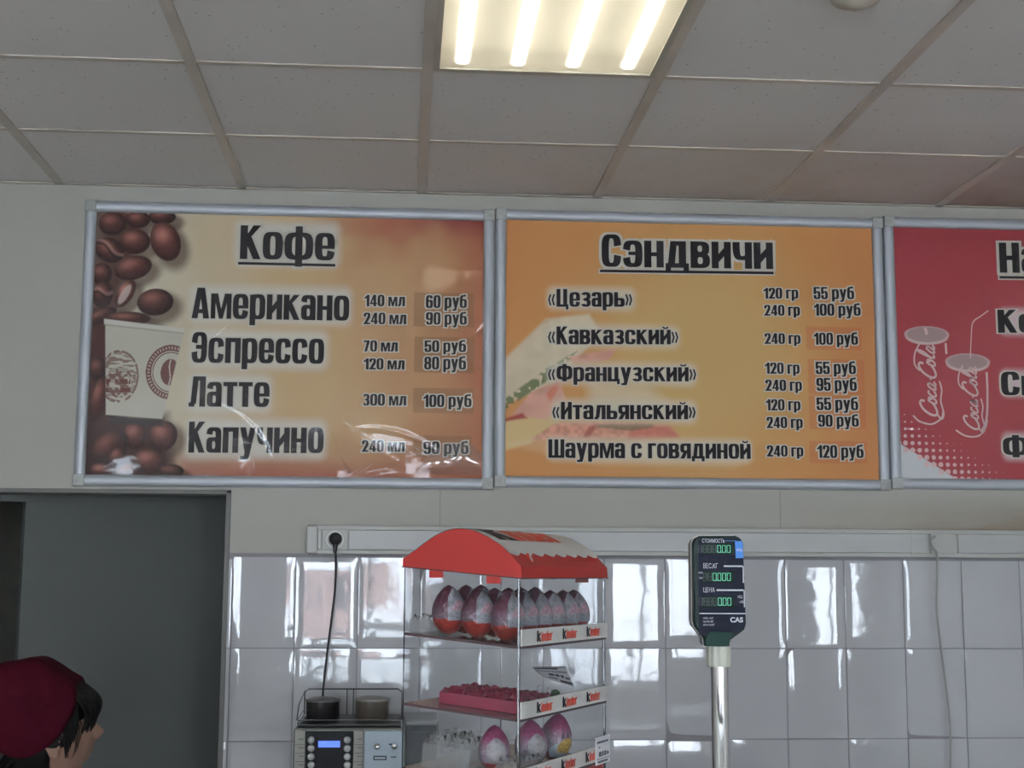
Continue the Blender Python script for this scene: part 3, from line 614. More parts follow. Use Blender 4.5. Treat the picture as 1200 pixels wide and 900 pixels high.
# curled corner of the cover film, bottom right, and a fold near the bottom
def sheet(pts_rows, m, parent, name='film_curl'):
    b = MB(); R = len(pts_rows); K = len(pts_rows[0])
    b.mesh([p for r_ in pts_rows for p in r_], [(i * K + j, i * K + j + 1, (i + 1) * K + j + 1, (i + 1) * K + j) for i in range(R - 1) for j in range(K - 1)])
    return b.build(name, m, parent, smooth=True)
rows = []
for i in range(15):
    s = i / 14; row = []
    for j in range(25):
        q = j / 24; px = 486 + 78 * q; top = 556 - 40 * math.sin(PI * min(1, q * .78 + .02)) * s - 2 * math.sin(q * 9) * s
        p = at(px, top, -.016); row.append((p.x, -.0165 - .012 * math.sin(PI * s) - .006 * s * math.sin(q * 11), p.z))
    rows.append(row)
sheet(rows, Q['curl'], t1)
rows = []
for i in range(12):
    s = i / 11
    c0 = at(390 + 16 * s ** 1.6 + 4 * s, 506 + 49 * s, -.016); wd = .002 + .020 * max(0, s - .55) ** .8
    rows.append([(c0.x + wd * (k / 4 - .3), -.0165 - .007 * math.sin(PI * k / 4) * (.3 + s), c0.z) for k in range(5)])
sheet(rows, Q['curl'], t1, 'film_fold')

# ---- sandwich board
t2 = board('orange sandwich menu board headed Сэндвичи, over a faint baguette picture', *XB[1], *ZB[1], 52)
A = Art(XB[1][0] + .03, XB[1][1] - .03, ZB[1][0] + .03, ZB[1][1] - .03, 700, 490)
ux = (A.x - A.x.min()) / (A.x.max() - A.x.min()); uz = (A.z - A.z.min()) / (A.z.max() - A.z.min())
nz = vnoise(A.x + 5, A.z + 5, .2, 13) * .6 + vnoise(A.x + 5, A.z + 5, .07, 14) * .4 - .5
A.c[:] = ink(184, 126, 66)
r_ = np.hypot((ux - .52) / .42, (uz - .48) / .62); A.mix((1 - smooth((r_ - .25) / .85 + nz * .25)) * .95, ink(182, 148, 88))
A.mix(smooth((ux - .80 + nz * .1) / .25) * .6, ink(176, 108, 60)); A.mix(smooth((.1 - ux) / .12) * smooth((uz - .4) / .5) * .5, ink(182, 112, 58))
gr = vnoise(A.x + 3, A.z + 3, .012, 41); g2 = vnoise(A.x + 3, A.z + 3, .03, 42)
bread = ink(188, 176, 150)
A.mix(A.poly([(588, 424), (640, 374), (690, 368), (705, 390), (650, 448), (588, 476)], 5) * .9, bread * (.93 + .14 * g2)[..., None])
A.mix(A.poly([(588, 424), (640, 374), (690, 368), (694, 372), (642, 379), (588, 431)], 3) * .5, ink(168, 140, 106))
A.mix(A.poly([(588, 496), (618, 484), (655, 476), (655, 500), (620, 520), (588, 529)], 4) * .85, ink(190, 168, 116))
for pts, cl in (([(600, 486), (622, 460), (655, 446), (664, 470), (640, 492)], (188, 138, 122)), ([(588, 492), (612, 484), (618, 490), (588, 494)], (150, 40, 46)), ([(640, 462), (652, 446), (658, 448), (645, 472)], (190, 110, 84)), ([(668, 418), (722, 408), (716, 420), (690, 426), (668, 424)], (188, 134, 116))):
    A.mix(A.poly(pts, 3) * .9, ink(*cl) * (.85 + .3 * g2)[..., None])
band = A.poly([(588, 470), (640, 432), (690, 404), (692, 412), (645, 444), (612, 478), (588, 486)], 3); A.mix(band * smooth((gr - .3) * 5) * .9, ink(92, 104, 62))
A.mix(A.poly([(690, 445), (760, 455), (780, 470), (760, 480), (690, 475)], 16) * .6, ink(190, 180, 156))
ham = A.poly([(624, 513), (650, 496), (700, 494), (784, 498), (796, 512), (720, 514), (624, 517)], 3); A.mix(ham * .9, ink(190, 130, 110) * (.8 + .4 * gr)[..., None])
A.mix(A.poly([(740, 500), (785, 499), (797, 513), (735, 516)], 4) * .7, ink(182, 96, 78)); A.mix(A.poly([(690, 500), (700, 497), (692, 512), (682, 513)], 3) * .8, ink(150, 70, 62))
A.mix(A.poly([(700, 497), (765, 497), (765, 501), (740, 505), (700, 501)], 2) * .7, ink(110, 104, 76)); A.mix(A.poly([(588, 520), (640, 510), (880, 540), (860, 548), (700, 545)], 8) * .25, ink(200, 180, 150))
for x0, y0, x1, y1 in ((650, 344, 736, 356), (650, 388, 788, 400), (650, 432, 808, 444), (655, 476, 808, 488), (650, 521, 872, 534)):
    A.mix((1 - smooth(A.box_dist(x0, y0, x1, y1) / 15)) * .85, ink(188, 182, 162))
for x0, y0, x1, y1 in ((945, 383, 1010, 410), (947, 421, 1013, 462), (948, 464, 1015, 503), (949, 517, 1016, 543)):
    A.mix((A.box_dist(x0, y0, x1, y1) < .5) * .4, ink(178, 88, 52))
P2 = A.build(t2)
lettering(P2, 'Сэндвичи', 705, 906, 312.6, 274.5, 315.4, .07); underline(P2, 703, 317.5, 906.6, 320)
for s_, a in (('«Цезарь»', (642, 742, 359.6, 338.6)), ('«Кавказский»', (642, 796, 403.6, 382.6)), ('«Французский»', (642, 817, 447, 426.6)), ('«Итальянский»', (647, 816.4, 491.4, 471)), ('Шаурма с говядиной', (642.6, 879.7, 536.5, 514.8, 537.8))): lettering(P2, s_, *a, out=.05)
for s_, a in (('120 гр', (894.6, 935.4, 350, 337.4)), ('240 гр', (895.6, 937.4, 370, 357.4)), ('240 гр', (896, 938, 403, 390.6)), ('120 гр', (896.4, 937, 438, 425)), ('240 гр', (897, 939.7, 458, 445)), ('120 гр', (897.5, 938, 481, 468)), ('240 гр', (898.5, 940.7, 501.7, 488.7)), ('240 гр', (898.7, 941.4, 535, 522)),
              ('55 руб', (953.6, 1001, 350.6, 336.4)), ('100 руб', (954, 1008.6, 370, 356)), ('100 руб', (953.6, 1005.4, 404, 390)), ('55 руб', (956, 1003, 438.4, 424)), ('95 руб', (956.8, 1004, 458, 443)), ('55 руб', (957, 1005.7, 480.6, 466)), ('90 руб', (958.7, 1006.4, 500, 486)), ('120 руб', (957.6, 1012, 536.6, 521.8))): lettering(P2, s_, *a, None, .10)

# ---- drinks board
t3 = board('red drinks menu board with two cola cups, cut off at the right edge', *XB[2], *ZB[2], 83)
A = Art(XB[2][0] + .03, XB[2][1] - .03, ZB[2][0] + .03, ZB[2][1] - .03, 640, 450)
ux = (A.x - A.x.min()) / (A.x.max() - A.x.min()); uz = (A.z - A.z.min()) / (A.z.max() - A.z.min())
A.c[:] = ink(150, 46, 54)
A.mix(A.poly([(1040, 500), (1120, 380), (1230, 300), (1500, 420), (1500, 640), (1200, 520)], 60) * .35, ink(164, 72, 76))
A.mix(smooth((uz - .86) / .16) * .5, ink(136, 38, 46))
wx = (A.x - at(1055, 520, PYL).x) / PXM; wz = (at(1055, 520, PYL).z - A.z) / PXM; dd = (wx * .52 - wz * .85)     # distance outside the white wedge edge
A.mix(np.clip(.5 - dd / 1.4, 0, 1) * (wx < 140), ink(176, 178, 180))
cell = 8.55; fx, fz = (wx + 2) / cell, (wz + 1) / cell; cxr, czr = np.round(fx), np.round(fz)
dc = (cxr * cell - 2) * .52 - (czr * cell - 1) * .85; rad = np.clip(3.3 * (1 - dc / 42), 0, 3.3)
A.mix((np.hypot(fx - cxr, fz - czr) * cell < rad) * (dc > -5) * (wx < 300) * .95, ink(192, 158, 158))
for px, py in ((1086, 392), (1134, 424)):
    r_, u, v = A.ell(px, py + 2.6, 28, 10.5); A.mix(np.clip((1 - r_) * 9, 0, 1), ink(186, 160, 160)); r_, u, v = A.ell(px, py, 28.5, 10.5); A.mix(np.clip((1 - r_) * 9, 0, 1), ink(150, 124, 122)); A.mix((np.abs(r_ - .93) < .06) * .6, ink(182, 156, 156))
for x0, y0, x1, y1 in ((1178, 368, 1300, 388), (1180, 440, 1320, 460), (1182, 514, 1320, 534)): A.mix((1 - smooth(A.box_dist(x0, y0, x1, y1) / 13)) * .85, ink(192, 172, 176))
P3 = A.build(t3)
lettering(P3, 'Напитки', 1171.6, 1345, 319.6, 284.4, 321, .07); underline(P3, 1171, 325, 1346, 327)
for s_, a in (('Кола', (1169.6, 1262, 390, 363)), ('Спрайт', (1173.5, 1310, 463.3, 435.5)), ('Фанта', (1175.6, 1290, 536, 509.8))): lettering(P3, s_, *a, out=.05)
Q['pale'] = mat('pale_print', tuple(ink(190, 160, 160)), .6, spec=.2)
def ribbon(mb, pts, wd, f, y):
    P = [Vector((p[0], p[1], 0)) for p in pts]; P = catmull(P, 6); n = len(P); vs = []
    for i, p in enumerate(P):
        d = (P[min(i + 1, n - 1)] - P[max(i - 1, 0)]); d = d.normalized() if d.length > 1e-9 else Vector((1, 0, 0)); t = i / (n - 1); ww = wd(t) if callable(wd) else wd * 1.2
        for s in (1, -1): X, Z = f(p.x - d.y * ww * s, p.y + d.x * ww * s); vs.append((X, y, Z))
    mb.mesh(vs, [(2 * i, 2 * i + 1, 2 * i + 3, 2 * i + 2) for i in range(n - 1)])
def sl(P, dx=0, k=.35): return [(x + dx + y * k, y) for x, y in P]
script = [(sl([(.62, .72), (.60, .92), (.40, 1.0), (.15, .80), (.02, .40), (.08, .08), (.30, -.02), (.55, .10), (.72, .28)]), .055),
          (sl([(.30, .25), (.16, .5), (.08, .30), (.12, .04), (.28, .03), (.36, .25), (.30, .46), (.20, .42)], .62), .045),
          (sl([(.30, .42), (.18, .48), (.06, .28), (.10, .04), (.26, .04), (.36, .16)], 1.02), .045),
          (sl([(.34, .44), (.18, .48), (.06, .26), (.10, .03), (.24, .08), (.34, .42), (.30, .06), (.40, .02), (.50, .14)], 1.40), .045),
          (sl([(.0, .30), (.16, .34)], 1.93), .04),
          (sl([(.62, .72), (.60, .92), (.40, 1.0), (.15, .80), (.02, .40), (.08, .08), (.30, -.02), (.55, .10), (.72, .28)], 2.08), .055),
          (sl([(.30, .25), (.16, .5), (.08, .30), (.12, .04), (.28, .03), (.36, .25), (.30, .46), (.20, .42)], 2.70), .045),
          (sl([(.04, .20), (.22, .62), (.24, .98), (.14, .96), (.08, .40), (.14, .04), (.30, .10)], 3.12), .045),
          (sl([(.34, .44), (.18, .48), (.06, .26), (.10, .03), (.24, .08), (.34, .42), (.30, .06), (.40, .02), (.50, .14)], 3.44), .045),
          ([(.25, .02), (-.10, -.25), (.2, -.42), (.9, -.26), (1.5, -.34), (2.0, -.22)], .04), ([(2.55, .95), (2.9, 1.25), (3.5, 1.22), (4.05, .92)], .04)]
for bx, by, L_ in ((1098, 489, 92), (1147, 505, 82)):
    o0 = at(bx, by, PYL); k = L_ * PXM / 4.15
    f = lambda u, v: (o0.x - v * k * .92, o0.z + u * k)
    b = MB()
    for pts, wd in script: ribbon(b, pts, wd, f, PYL - .0012)
    b.build('script_logo', Q['pale'], P3)
b = MB(); fx_ = lambda u, v: (at(u, v, PYL).x, at(u, v, PYL).z)
for pts, wd in (([(1108, 402), (1108.5, 410), (1109, 415)], 1.0), ([(1070, 487), (1078, 494), (1092, 497), (1103, 490), (1105, 482)], .8), ([(1156, 436), (1157, 460), (1156, 490), (1150, 506)], 1.0), ([(1120, 504), (1132, 511), (1146, 511), (1154, 503), (1157, 492)], .8), ([(1137, 420), (1138, 395), (1140, 378), (1150, 370), (1158, 364)], .55), ([(1084, 384), (1086, 392)], 1.4)):
    b = MB(); ribbon(b, [(q[0], q[1]) for q in pts], wd, fx_, PYL - .0012); b.build('cup_outline', Q['pale'], P3)
pass

# ------------------------------------------------------------------ trunking, plug and cables
TZ0, TZ1 = CZ + .060, CZ + .152
tr = thing('cable_trunking', 'cream plastic cable trunking with sockets running along the top of the tiles', 'cable trunking', (0, 0, TZ0))
h = TZ1 - TZ0
b = MB(); b.box(-.296, -.040, 0, XR, 0, .014); b.box(-.296, -.040, h - .014, XR, 0, h); b.box(-.296, -.034, .014, XR, 0, h - .014); b.build('duct', Q['trunk'], tr, bevel=.002)
b = MB(); b.box(-.308, -.043, -.001, -.270, 0, h + .001); b.build('end_cap', Q['trunk'], tr, bevel=.006)
b = MB(); b.box(-.170, -.0415, .0145, 1.755, -.033, h - .0145); b.box(1.862, -.0415, .0145, XR, -.033, h - .0145); b.box(-.27, -.0415, .0145, -.259, -.033, h - .0145); b.build('lid', Q['trunklid'], tr, bevel=.0015)
b = MB(); b.box(1.700, -.0425, -.0005, 1.706, -.03, h + .0005); b.build('joint_cover', Q['trunk'], tr)
def socket(x, well):
    b = MB(); b.box(x - .042, -.0445, .0125, x + .042, -.033, h - .0125); s = b.build('socket', Q['trunk'], tr, bevel=.002)
    if not well: return
    b = MB(); b.lathe((x, -.0440, h / 2), [(.0285, 0), (.0285, .0015), (.0255, .0018), (.024, -.006), (0, -.006)], 28, '-y'); b.build('socket_well', Q['white'], s, smooth=True)
socket(-.215, True); socket(1.808, False)
px_ = at(393, 631.5, -.06)
cord = thing('plug_cord', 'black plug and thin black cord hanging in front of the tiles to the coffee machine', 'power cord', (px_.x, -.045, px_.z))
b = MB(); b.lathe((0, 0, 0), [(.020, -.004), (.021, .012), (.019, .026), (.010, .033), (0, .034)], 24, '-y'); b.tube([(0, -.016, -.008), (0, -.020, -.022), (0, -.018, -.045)], [.009, .009, .005], 12); b.build('plug', Q['black'], cord, smooth=True)
pts = [Vector((0, -.018, -.042)) + Vector((px_.x, -.045, px_.z))] + [at(*q) for q in ((393.5, 655, -.06), (392.5, 690, -.06), (388.5, 725, -.07), (385, 752, -.07), (380.5, 790, -.072), (378, 818, -.072))] + [Vector((-.243, -.05, CZ - .42)), Vector((-.24, -.05, CZ - .52))]
b = MB(); b.tube([p - Vector((px_.x, -.045, px_.z)) for p in catmull(pts, 6)], .0034, 8); b.build('cord', Q['black'], cord, smooth=True)
pw = at(1093, 641, -.05)
pts = [at(1096, 628.5, -.046), at(1091.5, 631.5, -.054), at(1091, 636, -.060), at(1094, 643, -.060), at(1098.5, 650, -.058), at(1098, 680, -.05), at(1098, 720, -.04), at(1102, 752, -.036), at(1108, 800, -.034), at(1113, 845, -.034), at(1114, 880, -.034), at(1113, 920, -.034), at(1110, 960, -.034)]
b = MB(); b.tube(catmull(pts, 7), .0037, 8)
tag(b.build('white_cable', Q['cable'], smooth=True), 'thin white cable hanging from the right-hand socket down the tiles', 'cable')

# ------------------------------------------------------------------ work surfaces (their tops lie just below the picture)
ct = mat('worktop_laminate', (.45, .43, .40), .35); cb = mat('cabinet_board', (.55, .53, .5), .5)
def cabinet(name, label, cat, x0, y0, x1, y1, z):
    t = thing(name, label, cat, ((x0 + x1) / 2, (y0 + y1) / 2, 0)); hx, hy = (x1 - x0) / 2, (y1 - y0) / 2
    b = MB(); b.box(-hx, -hy + .03, .08, hx, hy, z - .035); b.box(-hx, -hy + .08, 0, hx, hy, .08); b.build('carcass', cb, t)
    b = MB(); b.box(-hx, -hy, z - .035, hx, hy, z); b.build('worktop', ct, t, bevel=.004)
    n = max(1, round(2 * hx / .6))
    for i in range(n):
        a = -hx + 2 * hx * i / n
        b = MB(); b.box(a + .004, -hy + .012, .1, a + 2 * hx / n - .004, -hy + .03, z - .05); d = b.build('door', cb, t, bevel=.002)
        b = MB(); b.tube([(a + .06, -hy + .012, z - .12), (a + .06, -hy - .012, z - .12), (a + .06, -hy - .012, z - .24), (a + .06, -hy + .012, z - .24)], .005, 8); b.build('handle', Q['steel'], d, smooth=True)
    return t
BZ, SZ, KZ = .93, .98, 1.385
cabinet('back_counter', 'low worktop along the tiled wall carrying the coffee machine', 'counter', -.52, -.63, 2.6, -.012, BZ)
cabinet('service_counter', 'service counter in front carrying the weighing scale', 'counter', .30, -2.45, 1.6, -1.80, SZ)
t = thing('glass_showcase', 'tall glass showcase in front carrying the candy display', 'showcase', (.18, -3.0, 0))
b = MB(); b.box(-.62, -.30, 0, .62, .30, .9); b.build('plinth', cb, t)
b = MB()
for x in (-.62, .60):
    for y in (-.3, .28): b.box(x, y, .9, x + .02, y + .02, KZ - .02)
b.build('post', Q['steel'], t)
b = MB(); b.box(-.60, -.298, .9, .60, -.292, KZ - .02); b.box(-.60, .292, .9, .60, .298, KZ - .02); b.build('glass', Q['glass'], t)
b = MB(); b.box(-.63, -.31, KZ - .02, .63, .31, KZ); b.build('top', ct, t, bevel=.003)

# ------------------------------------------------------------------ coffee machine
mw = at(344, 850, -.45).x, at(474, 850, -.45).x; MT = at(410, 853.5, -.45).z
cm = thing('coffee_machine', 'grey coffee machine with blue display and round buttons below the plug cord', 'coffee machine', ((mw[0] + mw[1]) / 2, -.27, BZ))
hw = (mw[1] - mw[0]) / 2; Ht = MT - BZ
mgrey = mat('machine_grey', (.20, .20, .19), .4, .2); mblk = mat('gloss_black', (.006, .006, .008), .4, spec=.15); msil = mat('silver_blue_panel', (.24, .285, .315), .4, .2); mbei = mat('beige_label_strip', (.25, .245, .21), .5)
b = MB(); b.box(-hw, -.178, .02, hw, .18, Ht); b.build('body', mgrey, cm, bevel=.006)
b = MB(); b.box(-hw + .02, -.25, 0, hw - .02, -.19, .05); b.build('drip_tray', Q['black'], cm, bevel=.004)
def mx_(px, py, Y=-.451): p = at(px, py, Y); return p.x - cm.location.x, p.z - BZ
def panel(px0, px1, ytop, m, name, yf=-.184, zb=None):
    x0, z1 = mx_(px0, ytop); x1, _ = mx_(px1, ytop); b = MB(); b.box(x0, yf, zb if zb is not None else .12, x1, -.176, z1); return b.build(name, m, cm, bevel=.0015)
panel(358.5, 414, 857, mblk, 'control_panel'); panel(345.5, 358, 856, mbei, 'label_strip'); panel(414.5, 426, 856, mbei, 'label_strip'); panel(427, 473.5, 856.5, msil, 'front_panel')
b = MB()
for a, c, off in ((346, 357.5, 0), (415, 425.5, 0)):
    for k in range(5):
        yq = 866 + k * 10; x0, z = mx_(a + 1, yq); x1, _ = mx_(c - 1, yq); b.box(x0 + (x1 - x0) * .3, -.1851, z - .0008, x1, -.1838, z + .0008)
        x0, z = mx_(a, yq + 6.5); b.box(x0, -.1851, z - .0005, x1 + .002, -.1838, z + .0005)
b.build('label_lines', Q['black'], cm)
x0, z1 = mx_(373, 868); x1, z0 = mx_(398.5, 875.5); b = MB(); b.box(x0, -.1858, z0, x1, -.183, z1); b.build('display', mat('blue_lcd', (.05, .12, .7), .2, emit=(.10, .20, 1.0), es=.5), cm)
for k in range(6):
    for px in (364.8, 407.0):
        x, z = mx_(px, 867 + k * 9.7); b = MB(); b.lathe((x, -.184, z), [(.0104, 0), (.0104, .004), (.009, .0075), (.005, .009), (0, .0094)], 20, '-y'); b.build('button', mat('grey_button', (.36, .36, .35), .35), cm, smooth=True)
for px, py in ((441.8, 874.5), (462, 874)):
    x, z = mx_(px, py); b = MB(); b.lathe((x, -.184, z), [(.0098, 0), (.0098, .006), (.0086, .010), (.004, .013), (0, .0135)], 22, '-y'); b.build('knob', Q['chrome'], cm, smooth=True)
x, z = mx_(457, 872); b = MB(); b.box(x - .003, -.190, z - .002, x + .004, -.184, z + .002); b.build('pointer', Q['black'], cm)
x0, z1 = mx_(437.5, 885.5); x1, z0 = mx_(453, 890.5); b = MB(); b.box(x0, -.186, z0, x1, -.184, z1); b.build('slot', Q['black'], cm)
x0, z1 = mx_(439, 887); x1, z0 = mx_(451.5, 889); b = MB(); b.box(x0, -.1868, z0, x1, -.185, z1); b.build('slot_plate', msil, cm)
x0, z1 = mx_(458, 886.3); x1, z0 = mx_(464.5, 887.6); b = MB(); b.box(x0, -.1848, z0, x1, -.1838, z1); b.build('mark', Q['black'], cm)
b = MB(); b.box(-hw + .012, -.165, Ht, hw - .012, .17, Ht + .006); b.build('cup_tray', Q['black'], cm, bevel=.003)
b = MB(); ra = .168; za = Ht + .022; zt = Ht + .085; X = hw - .008
for zz, rr in ((za, .0016), (Ht + .008, .0016)): b.tube([(-X, .16, zz), (-X, -ra, zz), (X, -ra, zz), (X, .16, zz)], rr, 8)
b.tube([(-X, .16, Ht + .006), (-X, .16, zt - .01), (-X + .012, .16, zt), (X - .012, .16, zt), (X, .16, zt - .01), (X, .16, Ht + .006)], .002, 8)
for s in (-X, X):
    b.tube([(s, .16, zt - .006), (s, .02, zt - .016), (s, -.10, Ht + .058), (s, -ra, za), (s, -ra, Ht)], .0018, 8)
for x in (-.02, 0.0): b.tube([(x, .16, Ht + .006), (x, .16, zt)], .0015, 8)
b.build('cup_rail', mat('dark_wire', (.10, .10, .10), .25, .8), cm, smooth=True)
def canister(px, w, ytop, ybot, Y, m, ml, label):
    c = at(px, (ytop + ybot) / 2, Y); zt_ = at(px, ytop, Y).z; z0 = MT + .0085; r = w / 2 * (Y - CY) / FPX; hh = zt_ - z0
    t = thing('lidded_canister', label, 'canister', (c.x, Y, z0))
    b = MB(); b.lathe((0, 0, 0), [(r * .90, 0), (r * .95, .004), (r * .97, hh * .80), (r * .94, hh * .80)], 36); b.build('pot', m, t, smooth=True)
    b = MB(); b.lathe((0, 0, 0), [(r, hh * .79), (r * 1.015, hh * .84), (r * .99, hh * .88), (r * .6, hh * .97), (0, hh)], 36); b.build('lid', ml, t, smooth=True)
canister(378.2, 40, 816, 845, -.27, mat('black_tinted_plastic', (.018, .016, .017), .2), mat('dark_lid', (.11, .10, .10), .35), 'black lidded canister on the left of the coffee machine top')
canister(436.2, 39.5, 815, 843, -.27, mat('brown_tinted_plastic', (.085, .07, .055), .3), mat('grey_brown_lid', (.20, .19, .17), .35), 'brown lidded canister on the right of the coffee machine top')
x0, x1 = at(475.5, 850, -.38).x, at(514, 850, -.38).x; zt_ = at(490, 845, -.38).z
t = thing('dark_glass_box', 'small dark glass-fronted box standing right of the coffee machine', 'appliance', ((x0 + x1) / 2, -.24, BZ))
hh = zt_ - BZ; hx = (x1 - x0) / 2
b = MB(); b.box(-hx, -.13, 0, hx, .13, hh); b.build('body', mat('grey_casing', (.14, .14, .14), .4), t, bevel=.004)
b = MB(); b.box(-hx + .001, -.137, .10, hx - .006, -.129, hh - .012); b.build('front_glass', mat('dark_glass', (.014, .022, .03), .35, spec=.2), t, bevel=.0015)
b = MB(); b.box(-hx + .001, -.1385, hh - .034, hx - .006, -.1368, hh - .030); b.build('trim_line', Q['black'], t)

# ------------------------------------------------------------------ candy display
DS, DT, DSL = .2674, .146, .0833
LV = [CZ - .0064, CZ - .0811, CZ - .1614, CZ - .234]
lv = [z - KZ for z in LV]; DA = PI / 2 - .5071
def dplace(x, y, z=0): r = Matrix.Rotation(DA, 3, 'Z') @ Vector((x, y, z)); return (.1327 + r.x, CY + 1.6 + r.y, KZ + r.z)
ds = thing('candy_display', 'clear three-shelf candy display with red arched roof standing in front of the tiles', 'display case', dplace(0, 0), DA)
b = MB(); b.box(0, 0, 0, DS, DT, .012); b.box(0, .0, .012, .006, DT, lv[3] - .002); b.box(DS - .006, 0, .012, DS, DT, lv[3] - .002); b.build('base', Q['redp'], ds)
for x, w_ in ((-.0016, 0), (DS - .0004, 0)):
    b = MB(); b.hexa([(x, 0, .012), (x + .002, 0, .012), (x + .002, DT, .012), (x, DT, .012), (x, 0, lv[0]), (x + .002, 0, lv[0]), (x + .002, DT, lv[0] + DSL * DT), (x, DT, lv[0] + DSL * DT)]); b.build('side_panel', Q['acry'], ds)
b = MB(); b.box(.002, DT, .012, DS - .002, DT + .002, lv[0] + DSL * DT); b.build('back_panel', Q['acry'], ds)
b = MB(); b.box(.002, -.002, .012, DS - .002, 0, lv[0]); b.build('front_panel', Q['acry'], ds)
for x, y, r in ((-.001, -.001, .0017), (DS, -.001, .0017), (-.001, DT, .0008), (DS, DT, .0008)):
    b = MB(); b.tube([(x, y, .01), (x, y, lv[0] + DSL * max(0, y))], r, 6); b.build('corner_edge', Q['acryedge'], ds)
def slab(mb, z, y0, y1, x0, x1, th): mb.hexa([(x0, y0, z + DSL * y0 - th), (x1, y0, z + DSL * y0 - th), (x1, y1, z + DSL * y1 - th), (x0, y1, z + DSL * y1 - th), (x0, y0, z + DSL * y0), (x1, y0, z + DSL * y0), (x1, y1, z + DSL * y1), (x0, y1, z + DSL * y1)])
beige = clear('beige_acrylic', (.5, .46, .42), 1.45, .1, solid=.75, scol=(.36, .33, .28))
for k in (1, 2, 3):
    b = MB(); slab(b, lv[k], 0, DT - .0005, .001, DS - .001, .0022); s = b.build('shelf', Q['shelf'] if k < 3 else beige, ds)
    b = MB(); slab(b, lv[k] + .0003, .0, DT - .001, -.0022, -.0005, .0030); slab(b, lv[k] + .0003, -.004, -.002, 0, DS, .003); b.build('shelf_edge', Q['shelfedge'], s)
    z = lv[k]; b = MB(); b.box(-.001, -.0050, z, DS + .002, -.0030, z + .0185); st = b.build('label_strip', Q['whitep'], ds)
    for i, x in enumerate((.041, .118, .196)):
        xx = x + (-.004 if k == 3 else 0)
        b = MB(); b.m = 0; text_mesh(b, 'k', xx, xx + .0115, z + .0035, z + .0150, -.0054, .02); b.m = 1; text_mesh(b, 'inder', xx + .0125, xx + .045, z + .0035, z + .0142, -.0054, .01)
        b.build('lettering', [Q['ink'], Q['redink']], st)
# roof: red gable ends and front lip, white printed barrel with a scalloped hem
prof = [(DT + .002, .0), (DT + .002, .009), (.132, .0195), (.118, .030), (.106, .0385), (.094, .0446), (.084, .0480), (.074, .0495), (.066, .0496), (.058, .0488), (.047, .0462), (.036, .0420), (.0275, .0380), (.0196, .0335), (.0087, .0255), (.003, .0195), (-.0045, .0130), (-.0055, 0)]
prof = [(y, h_ + .002) for y, h_ in prof]
zz = lambda y, h_: lv[0] + DSL * y + h_
b = MB(); b.prism(prof, lambda y, h_: (-.003, y, zz(y, h_)), lambda y, h_: (DS + .003, y, zz(y, h_))); rf = b.build('roof', Q['redp'], ds)
for y in (.030, .104):
    for x in (-.003, DS):
        b = MB(); b.box(x, y - .009, zz(y, -.0075), x + .003, y + .009, zz(y, .0025)); b.build('clip', Q['redp'], rf, bevel=.0008)
b = MB(); b.box(-.0036, -.006, 0, DS + .0036, DT + .003, .0006)
vs = MB(); slab(vs, lv[0] + .0020, -.0062, DT + .003, -.0038, DS + .0038, .0013); vs.build('roof_base', Q['shelfedge'], rf)
arc = prof[1:-1][::-1]; al = [0]
for i in range(1, len(arc)): al.append(al[-1] + math.hypot(arc[i][0] - arc[i - 1][0], arc[i][1] - arc[i - 1][1]))
def onroof(x, a, off=.0006):
    a = max(0, min(al[-1] - 1e-6, a)); i = max(j for j in range(len(al) - 1) if al[j] <= a); f = (a - al[i]) / (al[i + 1] - al[i])
    y = arc[i][0] + (arc[i + 1][0] - arc[i][0]) * f; h_ = arc[i][1] + (arc[i + 1][1] - arc[i][1]) * f
    ty, th_ = arc[i + 1][0] - arc[i][0], arc[i + 1][1] - arc[i][1]; L = math.hypot(ty, th_); ny, nh = -th_ / L, ty / L
    return (x, y + ny * off, zz(y, h_) + nh * off)
def hem(x): return .0185 + .0028 * (1 - 2 * abs(math.sin((x + .003) / (DS + .006) * PI * 8)) ** 1.0)
b = MB(); NXc, NA = 130, 26
b.mesh([onroof(-.0036 + (DS + .0072) * i / NXc, hem(DS * i / NXc) + (al[-1] - hem(DS * i / NXc)) * j / NA) for i in range(NXc + 1) for j in range(NA + 1)],
       [(i * (NA + 1) + j, (i + 1) * (NA + 1) + j, (i + 1) * (NA + 1) + j + 1, i * (NA + 1) + j + 1) for i in range(NXc) for j in range(NA)])
b.build('canopy_print', Q['whitep'], rf, smooth=True)
def roof_text(mb, string, x0, x1, a0, a1, off, d=0):
    ps, W = line_polys(string, d)
    for p in ps:
        # split into fine strips so the lettering follows the curve
        lo_, hi_ = min(q[1] for q in p), max(q[1] for q in p); K = max(1, int((hi_ - lo_) / .12)); n = len(p)
        def cut(y, keep):
            out = []
            for i in range(len(cur)):
                A_, B_ = cur[i], cur[(i + 1) % len(cur)]; ia, ib = keep(A_[1] - y), keep(B_[1] - y)
                if ia: out.append(A_)
                if ia != ib: f = (y - A_[1]) / (B_[1] - A_[1]); out.append((A_[0] + (B_[0] - A_[0]) * f, y))
            return out
        for k in range(K):
            cur = list(p); cur = cut(lo_ + (hi_ - lo_) * k / K, lambda v: v >= -1e-9)
            if len(cur) > 2: cur = cut(lo_ + (hi_ - lo_) * (k + 1) / K, lambda v: v <= 1e-9)
            if len(cur) > 2: mb.mesh([onroof(x0 + q[0] / W * (x1 - x0), a0 + q[1] * (a1 - a0), off) for q in cur], [tuple(range(len(cur)))])
b = MB(); roof_text(b, 'k', .018, .064, .046, .088, .0012, .03); b.m = 1; roof_text(b, 'inder', .068, .212, .046, .086, .0012, .02)
b.build('lettering', [Q['ink'], Q['redink']], rf)
